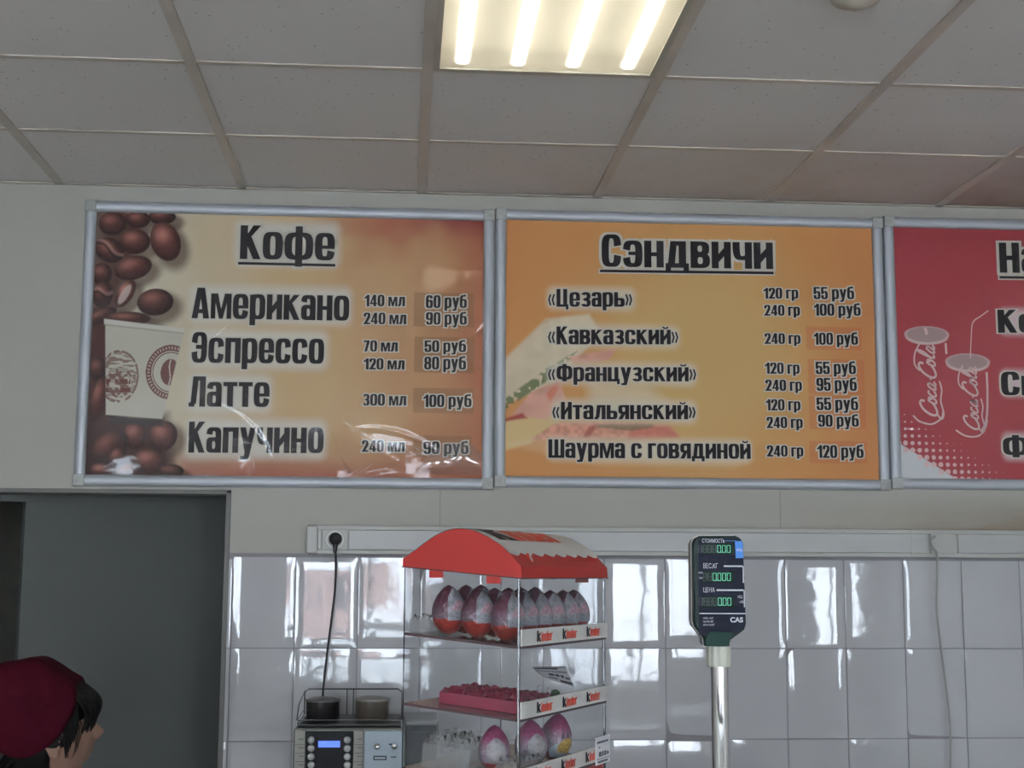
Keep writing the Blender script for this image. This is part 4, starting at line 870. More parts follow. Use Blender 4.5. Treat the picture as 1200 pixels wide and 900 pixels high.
b = MB(); b.mesh([onroof(.040 + .006 * math.cos(q) + .004 * math.sin(q), .0125 + .0075 * math.sin(q), .0013) for q in [2 * PI * i / 20 for i in range(20)]], [tuple(range(20))]); b.m = 1
b.mesh([onroof(.0415 + .0028 * math.cos(q) + .004 * math.sin(q), .0115 + .0062 * math.sin(q), .0018) for q in [2 * PI * i / 20 for i in range(20)]], [tuple(range(20))])
b.build('emblem', [Q['redink'], Q['whitep']], rf)

# ---- eggs
def egg_mat(name, top, mid, bot, zb, zt, wob=.006):
    m = mat(name, mid, .30, .25, spec=.6, var=.1, scale=90, bump=.35, bscale=190); n = m.node_tree.nodes; L = m.node_tree.links; p = n['Principled BSDF']; base = p.inputs['Base Color'].links[0].from_socket
    tc = n.new('ShaderNodeTexCoord'); sp = n.new('ShaderNodeSeparateXYZ'); L.new(tc.outputs['Object'], sp.inputs[0]); nz = n.new('ShaderNodeTexNoise'); nz.inputs['Scale'].default_value = 140; L.new(tc.outputs['Object'], nz.inputs['Vector'])
    ad = n.new('ShaderNodeMath'); ad.operation = 'MULTIPLY_ADD'; L.new(nz.outputs['Fac'], ad.inputs[0]); ad.inputs[1].default_value = wob; L.new(sp.outputs['Z'], ad.inputs[2])
    r1 = n.new('ShaderNodeMapRange'); r1.inputs['From Min'].default_value = zt; r1.inputs['From Max'].default_value = zt + .015; L.new(ad.outputs[0], r1.inputs[0])
    r0 = n.new('ShaderNodeMath'); r0.operation = 'LESS_THAN'; r0.inputs[1].default_value = zb; L.new(ad.outputs[0], r0.inputs[0])
    a = n.new('ShaderNodeMix'); a.data_type = 'RGBA'; L.new(r1.outputs[0], a.inputs[0]); L.new(base, a.inputs[6]); a.inputs[7].default_value = tuple(top) + (1,)
    c = n.new('ShaderNodeMix'); c.data_type = 'RGBA'; L.new(r0.outputs[0], c.inputs[0]); L.new(a.outputs[2], c.inputs[6]); c.inputs[7].default_value = tuple(bot) + (1,)
    L.new(c.outputs[2], p.inputs['Base Color']); return m
EH, ER = .0585, .0203
def egg_r(z): t = z / EH; return ER * math.sin(PI * min(1, max(0, t)) ** .88) ** .64 if 0 < t < 1 else 0
def egg_profile(): return [(egg_r(EH * k / 22), EH * k / 22) for k in range(23)]
def egg_patch(a0, a1, z0f, z1f, off, na=14, nz_=14):
    b = MB(); vs = []
    for j in range(nz_ + 1):
        for i in range(na + 1):
            a = a0 + (a1 - a0) * i / na; s = abs(2 * i / na - 1); z = (z0f + .0 * s) * EH + ((z1f - .16 * s * s) * EH - z0f * EH - .0 * s) * j / nz_; r = egg_r(z) + off
            vs.append((r * math.cos(a), r * math.sin(a), z))
    b.mesh(vs, [(j * (na + 1) + i, j * (na + 1) + i + 1, (j + 1) * (na + 1) + i + 1, (j + 1) * (na + 1) + i) for j in range(nz_) for i in range(na)]); return b
EM = egg_mat('purple_red_foil', (.10, .014, .042), (.15, .105, .135), (.30, .020, .014), .022, .026)
LM = mat('pale_egg_print', (.225, .225, .255), .35, .1, var=.45, scale=170, bump=.2, bscale=120); PM = mat('pink_blotch_print', (.36, .21, .25), .35, var=.35, scale=260); DM = mat('grey_band_print', (.20, .22, .25), .35, var=.4, scale=200)
eg = thing('chocolate_egg', '', 'chocolate egg', (0, 0, 0), 0, 'foil eggs on the top shelf of the display')
b = MB(); b.lathe((0, 0, 0), egg_profile(), 26); sh = b.build('foil', EM, eg, smooth=True)
fa = -PI / 2 - .15
b = egg_patch(fa - .75, fa + .75, .30, .93, .0003); lb = b.build('printed_label', LM, eg, smooth=True)
b = egg_patch(fa - .5, fa + .6, .50, .70, .0007); b.build('pink_print', PM, lb, smooth=True)
b = egg_patch(fa - .55, fa + .55, .33, .44, .0007); b.build('band_print', DM, lb, smooth=True)
spots = []
ordn = ['nearest', 'second', 'third', 'fourth', 'fifth', 'rightmost']
for i, x in enumerate((.022, .063, .104, .145, .185, .224)): spots.append((x, .023, 'front row'))
for i, x in enumerate((.022, .063, .104, .145, .185)): spots.append((x, .061, 'middle row'))
for i, x in enumerate((.022, .063, .104)): spots.append((x, .099, 'back row'))
pos = {'front row': ['at the glass corner', 'second from the glass corner', 'third from the glass corner', 'fourth from the glass corner', 'fifth from the glass corner', 'at the far right end'], 'middle row': ['at the left side pane', 'second from the side pane', 'third from the side pane', 'fourth from the side pane', 'at the far end'], 'back row': ['at the left side pane', 'second from the side pane', 'third from the side pane']}
cnt = {}
re_ = random.Random(3)
for i, (x, y, row) in enumerate(spots):
    c = eg if i == 0 else copy_thing(eg); k = cnt.get(row, 0); cnt[row] = k + 1
    c['label'] = 'purple and red foil egg on the top shelf, %s, %s' % (row, pos[row][k])
    c.location = dplace(x + re_.uniform(-.001, .001), y, lv[1] + DSL * y + .0011); c.rotation_euler = (re_.uniform(-.03, .03), re_.uniform(-.03, .03), DA - .30 + re_.uniform(-.25, .25))
EM2 = egg_mat('pink_white_foil', (.30, .035, .13), (.30, .23, .28), (.24, .02, .02), .014, .030, .003)
eg2 = None
for (x, y, s, rot, lb_) in ((.045, .050, .92, (0, 0, -.5), 'pink and grey foil egg on the bottom shelf, at the clear trays'), (.108, .032, .98, (.05, -.06, -.2), 'pink foil egg on the bottom shelf, between two other pink eggs'), (.178, .034, 1.0, (.08, .14, -.62), 'pink and white egg with yellow lettering, rightmost on the bottom shelf')):
    e_ = thing('chocolate_egg', lb_, 'chocolate egg', dplace(x, y, lv[3] + DSL * y + .0022), DA, 'pink eggs on the bottom shelf'); e_.rotation_euler = (rot[0], rot[1], DA + rot[2]); e_.scale = (s,) * 3
    b = MB(); b.lathe((0, 0, 0), egg_profile(), 26); b.build('foil', EM2, e_, smooth=True)
    if 'yellow' in lb_:
        yl = mat('yellow_print', (.42, .26, .04), .4, var=.5, scale=260); dk = mat('navy_print', (.03, .03, .07), .4); wt = mat('pale_blue_print', (.36, .44, .50), .4)
        b = egg_patch(-PI / 2 - .9, -PI / 2 + .55, .10, .42, .0004); pl = b.build('pale_print', wt, e_, smooth=True)
        b = egg_patch(-PI / 2 - .35, -PI / 2 + .95, .22, .54, .0008); b.build('yellow_print', yl, pl, smooth=True)
        for k in range(3): b = egg_patch(-PI / 2 - .2 + k * .36, -PI / 2 - .05 + k * .36, .52 + .03 * k, .68 + .03 * k, .001, 4, 4); b.build('dark_mark', dk, pl, smooth=True)
    else:
        gp = mat('grey_print', (.30, .28, .29), .4, var=.4, scale=150); b = egg_patch(-PI / 2 - 1.1, -PI / 2 + .1, .25, .75, .0004); b.build('grey_print', gp, e_, smooth=True)

# ---- egg trays
def tray(name, label, x0, y0, x1, y1, z, hh, nx, ny, m, wall=True, rim=.003):
    t = thing(name, label, 'egg tray', dplace(x0, y0, z + DSL * y0 + .0005), DA); wx_, wy_ = x1 - x0, y1 - y0; sx, sy = wx_ / nx, wy_ / ny
    R = Matrix.Rotation(DA, 4, 'Z') @ Matrix.Rotation(math.atan(DSL), 4, 'X'); t.rotation_euler = R.to_euler()
    b = MB(); f = .70
    if wall:
        b.box(0, 0, 0, wx_, .0012, hh * f); b.box(0, wy_ - .0012, 0, wx_, wy_, hh * f); b.box(0, .0012, 0, .0012, wy_ - .0012, hh * f); b.box(wx_ - .0012, .0012, 0, wx_, wy_ - .0012, hh * f)
    b.build('tray_wall' if wall else 'tray_foot', m, t) if wall else None
    # top deck with one cup per cell and raised points where four cups meet
    N = 9; nxx, nyy = nx * N, ny * N; vs = []
    for j in range(nyy + 1):
        for i in range(nxx + 1):
            u, v = (i % N) / N * 2 - 1 if i < nxx else 1, (j % N) / N * 2 - 1 if j < nyy else 1
            d = math.hypot(u, v); ringz = math.exp(-((d - .95) / .22) ** 2)
            zz_ = hh * (f - .12 + (1 - f + .12) * ringz) if d > .78 else hh * (f - .72 * f * (1 - (d / .78) ** 2) ** .5)
            if i in (0, nxx) or j in (0, nyy): zz_ = hh * (f + (1 - f) * .6 * ringz)
            vs.append((i * sx / N, j * sy / N, zz_))
    b = MB(); b.mesh(vs, [(j * (nxx + 1) + i, j * (nxx + 1) + i + 1, (j + 1) * (nxx + 1) + i + 1, (j + 1) * (nxx + 1) + i) for j in range(nyy) for i in range(nxx)]); b.build('cups', m, t, smooth=True)
    return t
tray('egg_tray', 'empty raspberry pink egg tray on the middle shelf of the display', .034, .010, .122, .118, lv[2], .019, 3, 4, Q['pinktray'])
tray('egg_tray', 'clear plastic egg tray in the back corner of the top shelf', .004, .114, .09, .143, lv[1], .022, 3, 1, Q['blister'])
tray('egg_tray', 'clear plastic egg tray on the bottom shelf, left of the pink eggs', .010, .066, .086, .128, lv[3], .040, 3, 2, Q['blister'])
tray('egg_tray', 'low clear plastic egg tray at the front corner of the bottom shelf', .006, .006, .082, .032, lv[3], .026, 3, 1, Q['blister'])
# ---- price cards
card = mat('white_card', (.62, .62, .64), .5)
pz = lv[2] + DSL * .03
t = thing('price_card', 'white price card tilted on a small stand at the right of the middle shelf', 'price card', dplace(.178, .032, pz + .0036), 0)
q = [at(637, 794.5, -2.868), at(672.5, 806, -2.876), at(663, 781.5, -2.843), at(624, 782.5, -2.835)]; q = [p - Vector(t.location) for p in q]
cdo = sheet([[tuple(q[0].lerp(q[1], i / 12).lerp(q[3].lerp(q[2], i / 12), j / 12)) for i in range(13)] for j in range(13)], card, t, 'card')
so = cdo.modifiers.new('thickness', 'SOLIDIFY'); so.thickness = .0005; so.offset = 0
b = MB()
def oncard(u, v): a = Vector(q[0]).lerp(Vector(q[1]), u); c = Vector(q[3]).lerp(Vector(q[2]), u); return a.lerp(c, v) + Vector((0, -.0009, .0006))
for u0, u1, v0, v1 in ((.04, .72, .83, .92), (.04, .96, .67, .72), (.33, .50, .40, .55), (.54, .66, .40, .55), (.7, .80, .38, .52), (.83, .97, .34, .44), (.25, .55, .20, .28), (.6, 1, .10, .22), (0, 1, .955, 1), (0, .02, 0, 1)): b.mesh([oncard(u0 + (u1 - u0) * i / 8, v) for v in (v0, v1) for i in range(9)], [(i, i + 1, i + 10, i + 9) for i in range(8)])
b.build('print_lines', Q['ink'], cdo)
b = MB(); b.box(-.019, .004, 0, -.016, .012, .017); b.box(-.007, .002, 0, -.004, .010, .014); b.box(-.021, .0, 0, .010, .014, .0015); b.build('stand', mat('clear_stand', (.5, .5, .5), .2), t)
b = MB(); b.sphere((.003, .006, .0075), (.006, .005, .005)); b.build('green_clip', mat('green_plastic', (.03, .10, .03), .4), t, smooth=True)
t = thing('price_card', 'small white price card stuck on the front of the bottom label strip', 'price card', dplace(.223, -.0058, lv[3] - .004), DA)
b = MB(); b.box(0, -.001, 0, .050, 0, .034); c_ = b.build('card', card, t)
b = MB()
for x0, x1, z0, z1 in ((.004, .030, .026, .0285), (.032, .042, .026, .0285), (.010, .014, .020, .022), (.010, .018, .0095, .0155), (.021, .026, .0095, .0155), (.029, .035, .0095, .0155), (.038, .044, .010, .014), (.002, .048, .0065, .0072), (.006, .04, .002, .0045)): b.box(x0, -.0014, z0, x1, -.0009, z1)
b.build('print_lines', mat('grey_ink', (.07, .08, .11), .5), c_)

# ------------------------------------------------------------------ weighing scale with its display on a pole
SX, SY = .584, -2.05
zT, zB = at(838, 627, SY).z, at(838, 757, SY).z
sc = thing('weighing_scale', 'weighing scale with dark green display on a chrome pole right of the candy display', 'scale', (SX, SY, SZ))
b = MB(); b.box(-.17, -.30, .012, .17, .03, .085); b.build('body', mat('scale_beige', (.55, .53, .46), .45), sc, bevel=.012)
for x in (-.14, .14):
    for y in (-.27, .0): b = MB(); b.lathe((x, y, 0), [(.016, 0), (.016, .014)], 16); b.build('foot', Q['black'], sc)
b = MB(); b.box(-.16, -.29, .092, .16, -.03, .098); b.box(-.03, -.17, .083, .03, -.13, .093); b.build('platter', Q['steel'], sc, bevel=.002)
pzT = at(842, 781, SY).z - SZ; cT = zB - SZ
b = MB(); b.tube([(.006, .0, .06), (.0045, 0, pzT + .006)], .0163, 32); b.build('pole', Q['chrome'], sc, smooth=True)
b = MB(); N = 44; ro, ri = .0228, .0212
vs = []; 
for z in (pzT, pzT + .004, cT - .002, cT):
    for k in range(N * 2): rr = (ro if (k // 4) % 2 == 0 else ri) if z not in (pzT, cT) else ri; a = 2 * PI * k / (N * 2); vs.append((.003 + rr * math.cos(a), rr * math.sin(a), z))
n2 = N * 2; fs = [(j * n2 + k, j * n2 + (k + 1) % n2, (j + 1) * n2 + (k + 1) % n2, (j + 1) * n2 + k) for j in range(3) for k in range(n2)] + [tuple(range(n2))[::-1], tuple(range(3 * n2, 4 * n2))]
b.mesh(vs, fs); b.build('collar', mat('cream_plastic', (.60, .60, .52), .4), sc, smooth=True)
hd = .056                                  # head depth
y0 = -.030; HH = zT - zB
def sxz(px, py, Y=SY - .030): p = at(px, py, Y); return p.x - SX, p.z - SZ
def outline(px):                            # face outline from photo pixels
    return [sxz(*p) for p in px]
face = [(815.5, 752), (811, 741), (812.5, 645)]
fpx = [(827, 757.5), (855, 757.5), (856, 750), (872.5, 738), (874.5, 731), (871, 636), (867.5, 630.5), (862, 628), (821, 628), (815, 631), (812.5, 637), (813.5, 728), (815, 734), (826, 748)]
pts = [sxz(*p) for p in fpx]; cxm = sum(p[0] for p in pts) / len(pts); czm = sum(p[1] for p in pts) / len(pts)
def scaled(k, dx=0): return [(cxm + (x - cxm) * k + dx, czm + (z - czm) * (1 + (k - 1) * .55)) for x, z in pts]
def shell(name, p0, p1, ya, yb, m, bev=0):
    b = MB(); n = len(p0); b.mesh([(x, ya, z) for x, z in p0] + [(x, yb, z) for x, z in p1], [tuple(range(n)), tuple(range(n, 2 * n))[::-1]] + [(i, n + i, n + (i + 1) % n, (i + 1) % n) for i in range(n)]); return b.build(name, m, sc, bevel=bev)
hdm = mat('dark_green_plastic', (.006, .022, .020), .4, spec=.25); shell('face_housing', scaled(1.0), scaled(1.01), y0 - .0, y0 + .018, hdm, .0025)
shell('white_seam', scaled(1.025), scaled(1.025), y0 + .018, y0 + .021, mat('white_seam', (.7, .69, .64), .4))
shell('back_shell', scaled(1.02), scaled(.97), y0 + .021, y0 + .058, mat('grey_brown_shell', (.22, .20, .185), .45), .004)
gn = mat('green_plastic_neck', (.004, .040, .030), .45, spec=.2)
nk = [sxz(*p) for p in ((827.3, 757.3), (854.8, 757.3), (855.2, 749), (858, 741), (831, 740), (826.5, 748.5))]; b = MB(); b.prism(nk, lambda x, z: (x, y0 - .0018, z), lambda x, z: (x, y0 + .004, z)); b.build('neck_plate', gn, sc, bevel=.0008)
b = MB(); b.tube([(.003, 0, cT - .002), (.003, 0, cT + .012)], .0205, 28); b.build('neck', gn, sc, smooth=True)
navy = mat('navy_panel', (.012, .015, .034), .45, spec=.12, var=.1)
fp = [sxz(*p) for p in ((819.5, 744), (857, 744), (872, 735), (873, 716), (870.5, 640), (868, 633), (862, 630.5), (822, 631), (818, 634), (819, 720))]; b = MB(); b.prism(fp, lambda x, z: (x, y0 - .0012, z), lambda x, z: (x, y0 + .001, z)); fcp = b.build('face_panel', navy, sc)
wtx = mat('white_legend', (.62, .64, .68), .5); yy = y0 - .0016
def legend(string, px0, px1, ytop, ybot, name='lettering', m=wtx, bold=0.0):
    x0, z1 = sxz(px0, ytop); x1, z0 = sxz(px1, ybot); return font_text(string, (z1 - z0) / .72, m, fcp, (x0, yy, z0), width=x1 - x0, bold=bold, name=name)
legend('СТОИМОСТЬ', 822.5, 849, 631.5, 636); legend('ВЕС.КГ', 824, 841, 660, 666); legend('ЦЕНА', 824, 837.5, 688.4, 694); legend('CAS', 855.5, 870.5, 723.2, 729, bold=.0004)
legend('НУЛЬ', 818.5, 824.5, 670, 672.4); legend('ТАРА', 818.7, 824.5, 676, 678.6)
legend('НПВ=15КГ', 823.8, 836, 723.3, 725.6, bold=0); legend('НмПВ=40Г', 823.8, 836, 727.2, 729.4, bold=0); legend('d=e=2/5Г', 823.8, 837.5, 731, 733.2, bold=0)
legend('НЦ.', 864.5, 870.2, 697.5, 701, bold=0.0); legend('→М', 866, 871, 703.5, 707, bold=0.0)
def bar(px0, y0_, px1, y1_, name='rule', m=wtx):
    x0, z1 = sxz(px0, y0_); x1, z0 = sxz(px1, y1_); b = MB(); b.box(x0, yy - .0004, z0, x1, yy + .0002, z1); return b.build(name, m, fcp)
for q in ((848, 662.6, 870, 664.4), (870, 663.5, 871.6, 683), (839.5, 690.6, 871, 692.6), (871.2, 691.5, 872.8, 711.5), (819.5, 718.3, 873.8, 719.6)): bar(*q)
bar(849.5, 633.4, 862, 634.2, 'thin_rule', mat('blue_rule', (.05, .2, .5), .4))
blue = mat('blue_sticker', (.02, .22, .72), .4); x0, z1 = sxz(861, 634); x1, z0 = sxz(870.8, 654.5)
b = MB(); b.mesh([(x0 + .001, yy - .0003, z0 + .0004), (x1 + .0002, yy - .0003, z0 + .001), (x1 - .0008, yy - .0003, z1 - .002), (x1 - .0035, yy - .0003, z1), (x0, yy - .0003, z1 + .0)], [(0, 1, 2, 3, 4)]); b.build('sticker', blue, fcp)
o_ = legend('РУБ', 863.3, 869.3, 643, 646.3); o_.location.y -= .0006
seg_on = mat('lit_green_segment', (.1, .5, .3), .3, emit=(.10, .85, .42), es=.25); seg_off = mat('unlit_green_segment', (.006, .035, .024), .3); gl_ = mat('green_display_glass', (.004, .018, .014), .4, spec=.12)
def digits(n_off, text, pxr, ytop, ybot, pitch=5.55):
    x0, z1 = sxz(823, ytop - 2.5); x1, z0 = sxz(pxr + 5, ybot + 2.5); b = MB(); b.box(x0, yy - .0002, z0, x1, yy + .0004, z1); w_ = b.build('display_window', gl_, fcp)
    nd = n_off + sum(ch.isdigit() for ch in text); cells = ['8'] * n_off + [ch for ch in text if ch.isdigit()]
    on, off = MB(), MB()
    for i, ch in enumerate(cells):
        pr = pxr - pitch * (nd - 1 - i); xr, zt = sxz(pr, ytop); xl, zb = sxz(pr - 4.1, ybot); t = .00080; zm = (zt + zb) / 2; B = off if i < n_off else on
        Y0, Y1 = yy - .0007, yy - .0001; s = .0003
        def sg(a, c, d, e): B.box(a, Y0, c, d, Y1, e)
        sg(xl + t, zt - t, xr - t, zt); sg(xl + t, zb, xr - t, zb + t); sg(xl, zm + s, xl + t, zt - s); sg(xr - t, zm + s, xr, zt - s); sg(xl, zb + s, xl + t, zm - s); sg(xr - t, zb + s, xr, zm - s)
        if i < n_off: sg(xl + t, zm - t / 2, xr - t, zm + t / 2)
    dp = len(text) - text.index('.') - 1; pr = pxr - pitch * (dp - 1) - 4.9; x, z = sxz(pr, ybot); on.box(x - .0005, yy - .0007, z, x + .0006, yy - .0001, z + .0011)
    on.build('lit_digits', seg_on, w_); off.build('unlit_digits', seg_off, w_)
digits(4, '0.00', 855.6, 639, 647.5); digits(2, '0.000', 855.8, 671.5, 680.5); digits(4, '0.00', 856.4, 700.5, 709.5)

# ------------------------------------------------------------------ the saleswoman
PX, PY = -.925, -1.2
skin = mat('skin', (.27, .155, .11), .5, var=.06, scale=30, bump=.05, bscale=200); hairm = mat('black_hair', (.0035, .003, .003), .5, spec=.25, var=.3, scale=90); burg = mat('burgundy_cloth', (.050, .0035, .0105), .85, spec=.08, var=.12, scale=14, bump=.1, bscale=260)
person = thing('person', 'person in a burgundy cap with dark hair, seen from the side, in the doorway corner', 'person', (PX, PY, 0))
HC = Vector((-.818 - PX, 0, CZ - .3800)); HR = Matrix.Rotation(.361, 3, 'Z') @ Matrix.Rotation(-.197, 3, 'Y') @ Matrix.Rotation(.186, 3, 'X')
def head_fn(d):
    x, y, z = d; p = Vector((x * .097, y * .074, z * .116))
    if z < 0: p.y *= 1 - .34 * (-z) ** 1.5; p.x *= (1 - .10 * z * z) if x > 0 else (1 - .42 * (-z) ** 1.2)
    if x > 0: p.x *= 1 - .06 * (1 - abs(y)) * max(0, z)
    ga = lambda cy_, cz_, sy_, sz_: math.exp(-((y - cy_) / sy_) ** 2 - ((z - cz_) / sz_) ** 2)
    if x > 0:
        p.x += .024 * math.exp(-(y / .17) ** 2) * math.exp(-((z + .20) / .15) ** 2) + .012 * math.exp(-(y / .13) ** 2) * math.exp(-((z - .0) / .20) ** 2)
        p.x += .006 * (ga(.12, -.25, .09, .09) + ga(-.12, -.25, .09, .09))
        p.x -= .011 * (ga(.36, .06, .20, .13) + ga(-.36, .06, .20, .13)); p.x += .005 * (ga(.35, .25, .3, .1) + ga(-.35, .25, .3, .1))
        p.x += .013 * ga(0, -.50, .28, .08) + .013 * ga(0, -.64, .26, .08) - .004 * ga(0, -.57, .3, .03); p.x += .020 * ga(0, -.90, .34, .15)
        p.x -= .004 * ga(0, -.76, .3, .06); p.x += .005 * (ga(.5, -.25, .25, .25) + ga(-.5, -.25, .25, .25))
    return p
def head_mesh(mb):
    NU, NV = 110, 80; vs = []
    for j in range(NV + 1):
        t = -PI / 2 + PI * j / NV
        for k in range(NU): a = 2 * PI * k / NU; vs.append(HC + HR @ head_fn((math.cos(t) * math.cos(a), math.cos(t) * math.sin(a), math.sin(t))))
    mb.mesh(vs, [(j * NU + k, j * NU + (k + 1) % NU, (j + 1) * NU + (k + 1) % NU, (j + 1) * NU + k) for j in range(NV) for k in range(NU)])
def hp(x, y, z): return HC + HR @ Vector((x, y, z))          # a point in the head's own frame
def limb_blobs(mb, joints, edges):        # overlapping rounded sections along every bone, fused later into one skin
    for i, j in edges:
        (p, *r), (q, *t) = joints[i], joints[j]; p, q = Vector(p), Vector(q)
        ry0, rx0, ry1, rx1 = r[0], r[-1], t[0], t[-1]; n = max(2, int((q - p).length / (min(rx0, rx1) * .30)) + 1)
        for k in range(n + 1):
            f = k / n; ry, rx = ry0 + (ry1 - ry0) * f, rx0 + (rx1 - rx0) * f; mb.sphere(tuple(p.lerp(q, f)), (rx, ry, min(rx, ry)), 16, 10)
def fuse(o, voxel, smooth_n):
    rm = o.modifiers.new('r', 'REMESH'); rm.mode = 'VOXEL'; rm.voxel_size = voxel; rm.use_smooth_shade = True
    sm = o.modifiers.new('s', 'SMOOTH'); sm.iterations = smooth_n; sm.factor = .5
    me = evaluated(o, o.name); o.modifiers.clear(); o.data = me; me.polygons.foreach_set('use_smooth', [True] * len(me.polygons)); return me
J = [((0, 0, .76), .13, .10), ((.01, 0, .90), .115, .09), ((.03, 0, 1.02), .12, .10), ((.05, 0, 1.08), .12, .085), ((.066, 0, 1.13), .058, .056), ((.092, 0, 1.27), .048, .052)]
E_ = [(i, i + 1) for i in range(5)]
for s in (-1, 1):
    k = len(J); J += [((.0, s * .085, .72), .085), ((.03, s * .09, .42), .058), ((.0, s * .09, .09), .038), ((.05, s * .095, .035), .034), ((.14, s * .105, .025), .026)]; E_ += [(0, k), (k, k + 1), (k + 1, k + 2), (k + 2, k + 3), (k + 3, k + 4)]
    k = len(J); J += [((.05, s * .10, 1.09), .055), ((.045, s * .165, 1.07), .050), ((.02, s * .20, .84), .036), ((.20, s * .17, .76), .026), ((.235, s * .165, .755), .024), ((.275, s * .16, .755), .028, .018)]
    E_ += [(3, k)] + [(k + i, k + i + 1) for i in range(5)]; hb = k + 5
    for q, (fy, L_) in enumerate(((-.030, .062), (-.010, .074), (.011, .070), (.031, .055))):
        f = len(J); J += [((.300, s * .16 + fy, .755), .0105), ((.300 + L_ * .5, s * .16 + fy * 1.2, .750), .0095), ((.300 + L_, s * .16 + fy * 1.25, .735), .008)]; E_ += [(hb, f), (f, f + 1), (f + 1, f + 2)]
    f = len(J); J += [((.262, s * (.16 - .035), .750), .011), ((.285, s * (.16 - .058), .742), .0095), ((.31, s * (.16 - .064), .735), .008)]; E_ += [(hb, f), (f, f + 1), (f + 1, f + 2)]
mb = MB(); limb_blobs(mb, J, E_); head_mesh(mb)
for s in (-1, 1):            # ears
    for c0, rr in ((( -.006, s * .074, .004), (.021, .008, .027)), ((-.004, s * .076, -.022), (.012, .007, .014))):
        k0 = len(mb.v); mb.sphere((0, 0, 0), rr, 20, 14)
        for i in range(k0, len(mb.v)):
            v = Vector(mb.v[i]); 
            if v.y * s > 0 and (v.x / rr[0]) ** 2 + (v.z / rr[2]) ** 2 < .45: v.y *= .1
            mb.v[i] = tuple(hp(c0[0] + v.x - .18 * v.z, c0[1] + v.y, c0[2] + v.z))
body = mb.build('body', skin, person)
me2 = fuse(body, .0042, 3)
bm = bmesh.new(); bm.from_mesh(me2); seen = set(); best = []
for v in bm.verts:
    if v in seen: continue
    comp = [v]; seen.add(v); i = 0
    while i < len(comp):
        for e in comp[i].link_edges:
            q_ = e.other_vert(comp[i])
            if q_ not in seen: seen.add(q_); comp.append(q_)
        i += 1
    if len(comp) > len(best): best = comp
best = set(best); bmesh.ops.delete(bm, geom=[v for v in bm.verts if v not in best], context='VERTS'); bm.to_mesh(me2); bm.free()
me2.polygons.foreach_set('use_smooth', [True] * len(me2.polygons))
for s in (-1, 1):
    c0 = hp(.079, s * .027, .007); b = MB(); b.sphere(tuple(c0), .0115, 16, 12); ey = b.build('eye', mat('eye_white', (.7, .68, .64), .2), person, smooth=True)
    b = MB(); b.sphere(tuple(hp(.0865, s * .0275, .007)), .005, 12, 8); b.build('iris', mat('brown_iris', (.03, .015, .008), .1), ey, smooth=True)
# uniform
def cloth(name, joints, edges, cut, m):
    b = MB(); limb_blobs(b, joints, edges); o = b.build(name, m, person); me = fuse(o, .007, 4); bm = bmesh.new(); bm.from_mesh(me)
    for co, no in cut: bmesh.ops.bisect_plane(bm, geom=bm.verts[:] + bm.edges[:] + bm.faces[:], plane_co=co, plane_no=no, clear_outer=True)
    bm.to_mesh(me); bm.free(); return o
TJ = [((0, 0, .68), .155, .125), ((.0, 0, .78), .15, .12), ((.01, 0, .90), .13, .105), ((.03, 0, 1.02), .135, .115), ((.05, 0, 1.08), .135, .10), ((.062, 0, 1.125), .080, .072)]; TE = [(i, i + 1) for i in range(5)]
for s in (-1, 1): k = len(TJ); TJ += [((.05, s * .10, 1.09), .068), ((.045, s * .165, 1.07), .062), ((.032, s * .185, .95), .056), ((.022, s * .198, .86), .052)]; TE += [(4, k), (k, k + 1), (k + 1, k + 2), (k + 2, k + 3)]
cloth('tunic', TJ, TE, [((0, 0, .64), (0, 0, -1))], burg)
LJ = [((0, 0, .80), .14, .11)]; LE = []
for s in (-1, 1): k = len(LJ); LJ += [((.0, s * .085, .72), .095), ((.03, s * .09, .42), .072), ((.0, s * .09, .10), .062)]; LE += [(0, k), (k, k + 1), (k + 1, k + 2)]
cloth('trousers', LJ, LE, [((0, 0, .06), (0, 0, -1))], mat('dark_trousers', (.02, .02, .025), .8))
for s in (-1, 1):
    b = MB(); b.sphere((.055, s * .099, .034), (.125, .048, .034), 24, 12); b.build('shoe', mat('black_shoe', (.015, .014, .014), .4), person, smooth=True)
# hair: shell under the cap, fringe locks, side lock before the ear, knot behind
b = MB(); NU, NV = 60, 30; vs = []
for j in range(NV + 1):
    t = -.55 + (PI / 2 + .55) * j / NV
    for k in range(NU):
        a = 2 * PI * k / NU; x, y, z = math.cos(t) * math.cos(a), math.cos(t) * math.sin(a), math.sin(t)
        lim = .30 if x > .3 else (-.1 if x > -.15 else -.75); z = max(z, lim); q = head_fn((x, y, z)) if False else Vector((x * .097, y * .074, z * .116)); q *= 1.05; vs.append(hp(*q))
b.mesh(vs, [(j * NU + k, j * NU + (k + 1) % NU, (j + 1) * NU + (k + 1) % NU, (j + 1) * NU + k) for j in range(NV) for k in range(NU)]); hs = b.build('hair', hairm, person, smooth=True)
b = MB(); rh = random.Random(5)
for k in range(34):          # fringe
    y = -.062 + .124 * k / 33 + rh.uniform(-.002, .002); e_ = rh.uniform(-.004, .006); sd = y / .074
    fx2 = .097 * math.sqrt(max(.05, 1 - (y / .076) ** 2))
    p = [(fx2 * .30, y * .9, .122), (fx2 * .74, y * .98, .112), (fx2 * 1.06 + .006, y, .082), (fx2 * 1.12 + .012 + e_, y * 1.02, .044 + e_), (fx2 * 1.05 + .004 + e_ * .5, y * 1.04, .010 + e_ * 1.5 - .012 * abs(sd))]
    b.tube([hp(*q) for q in catmull(p, 5)], [.0060 * (1 - .75 * (i / 20) ** 2.5) for i in range(21)], 7)
b.build('fringe', hairm, hs, smooth=True)
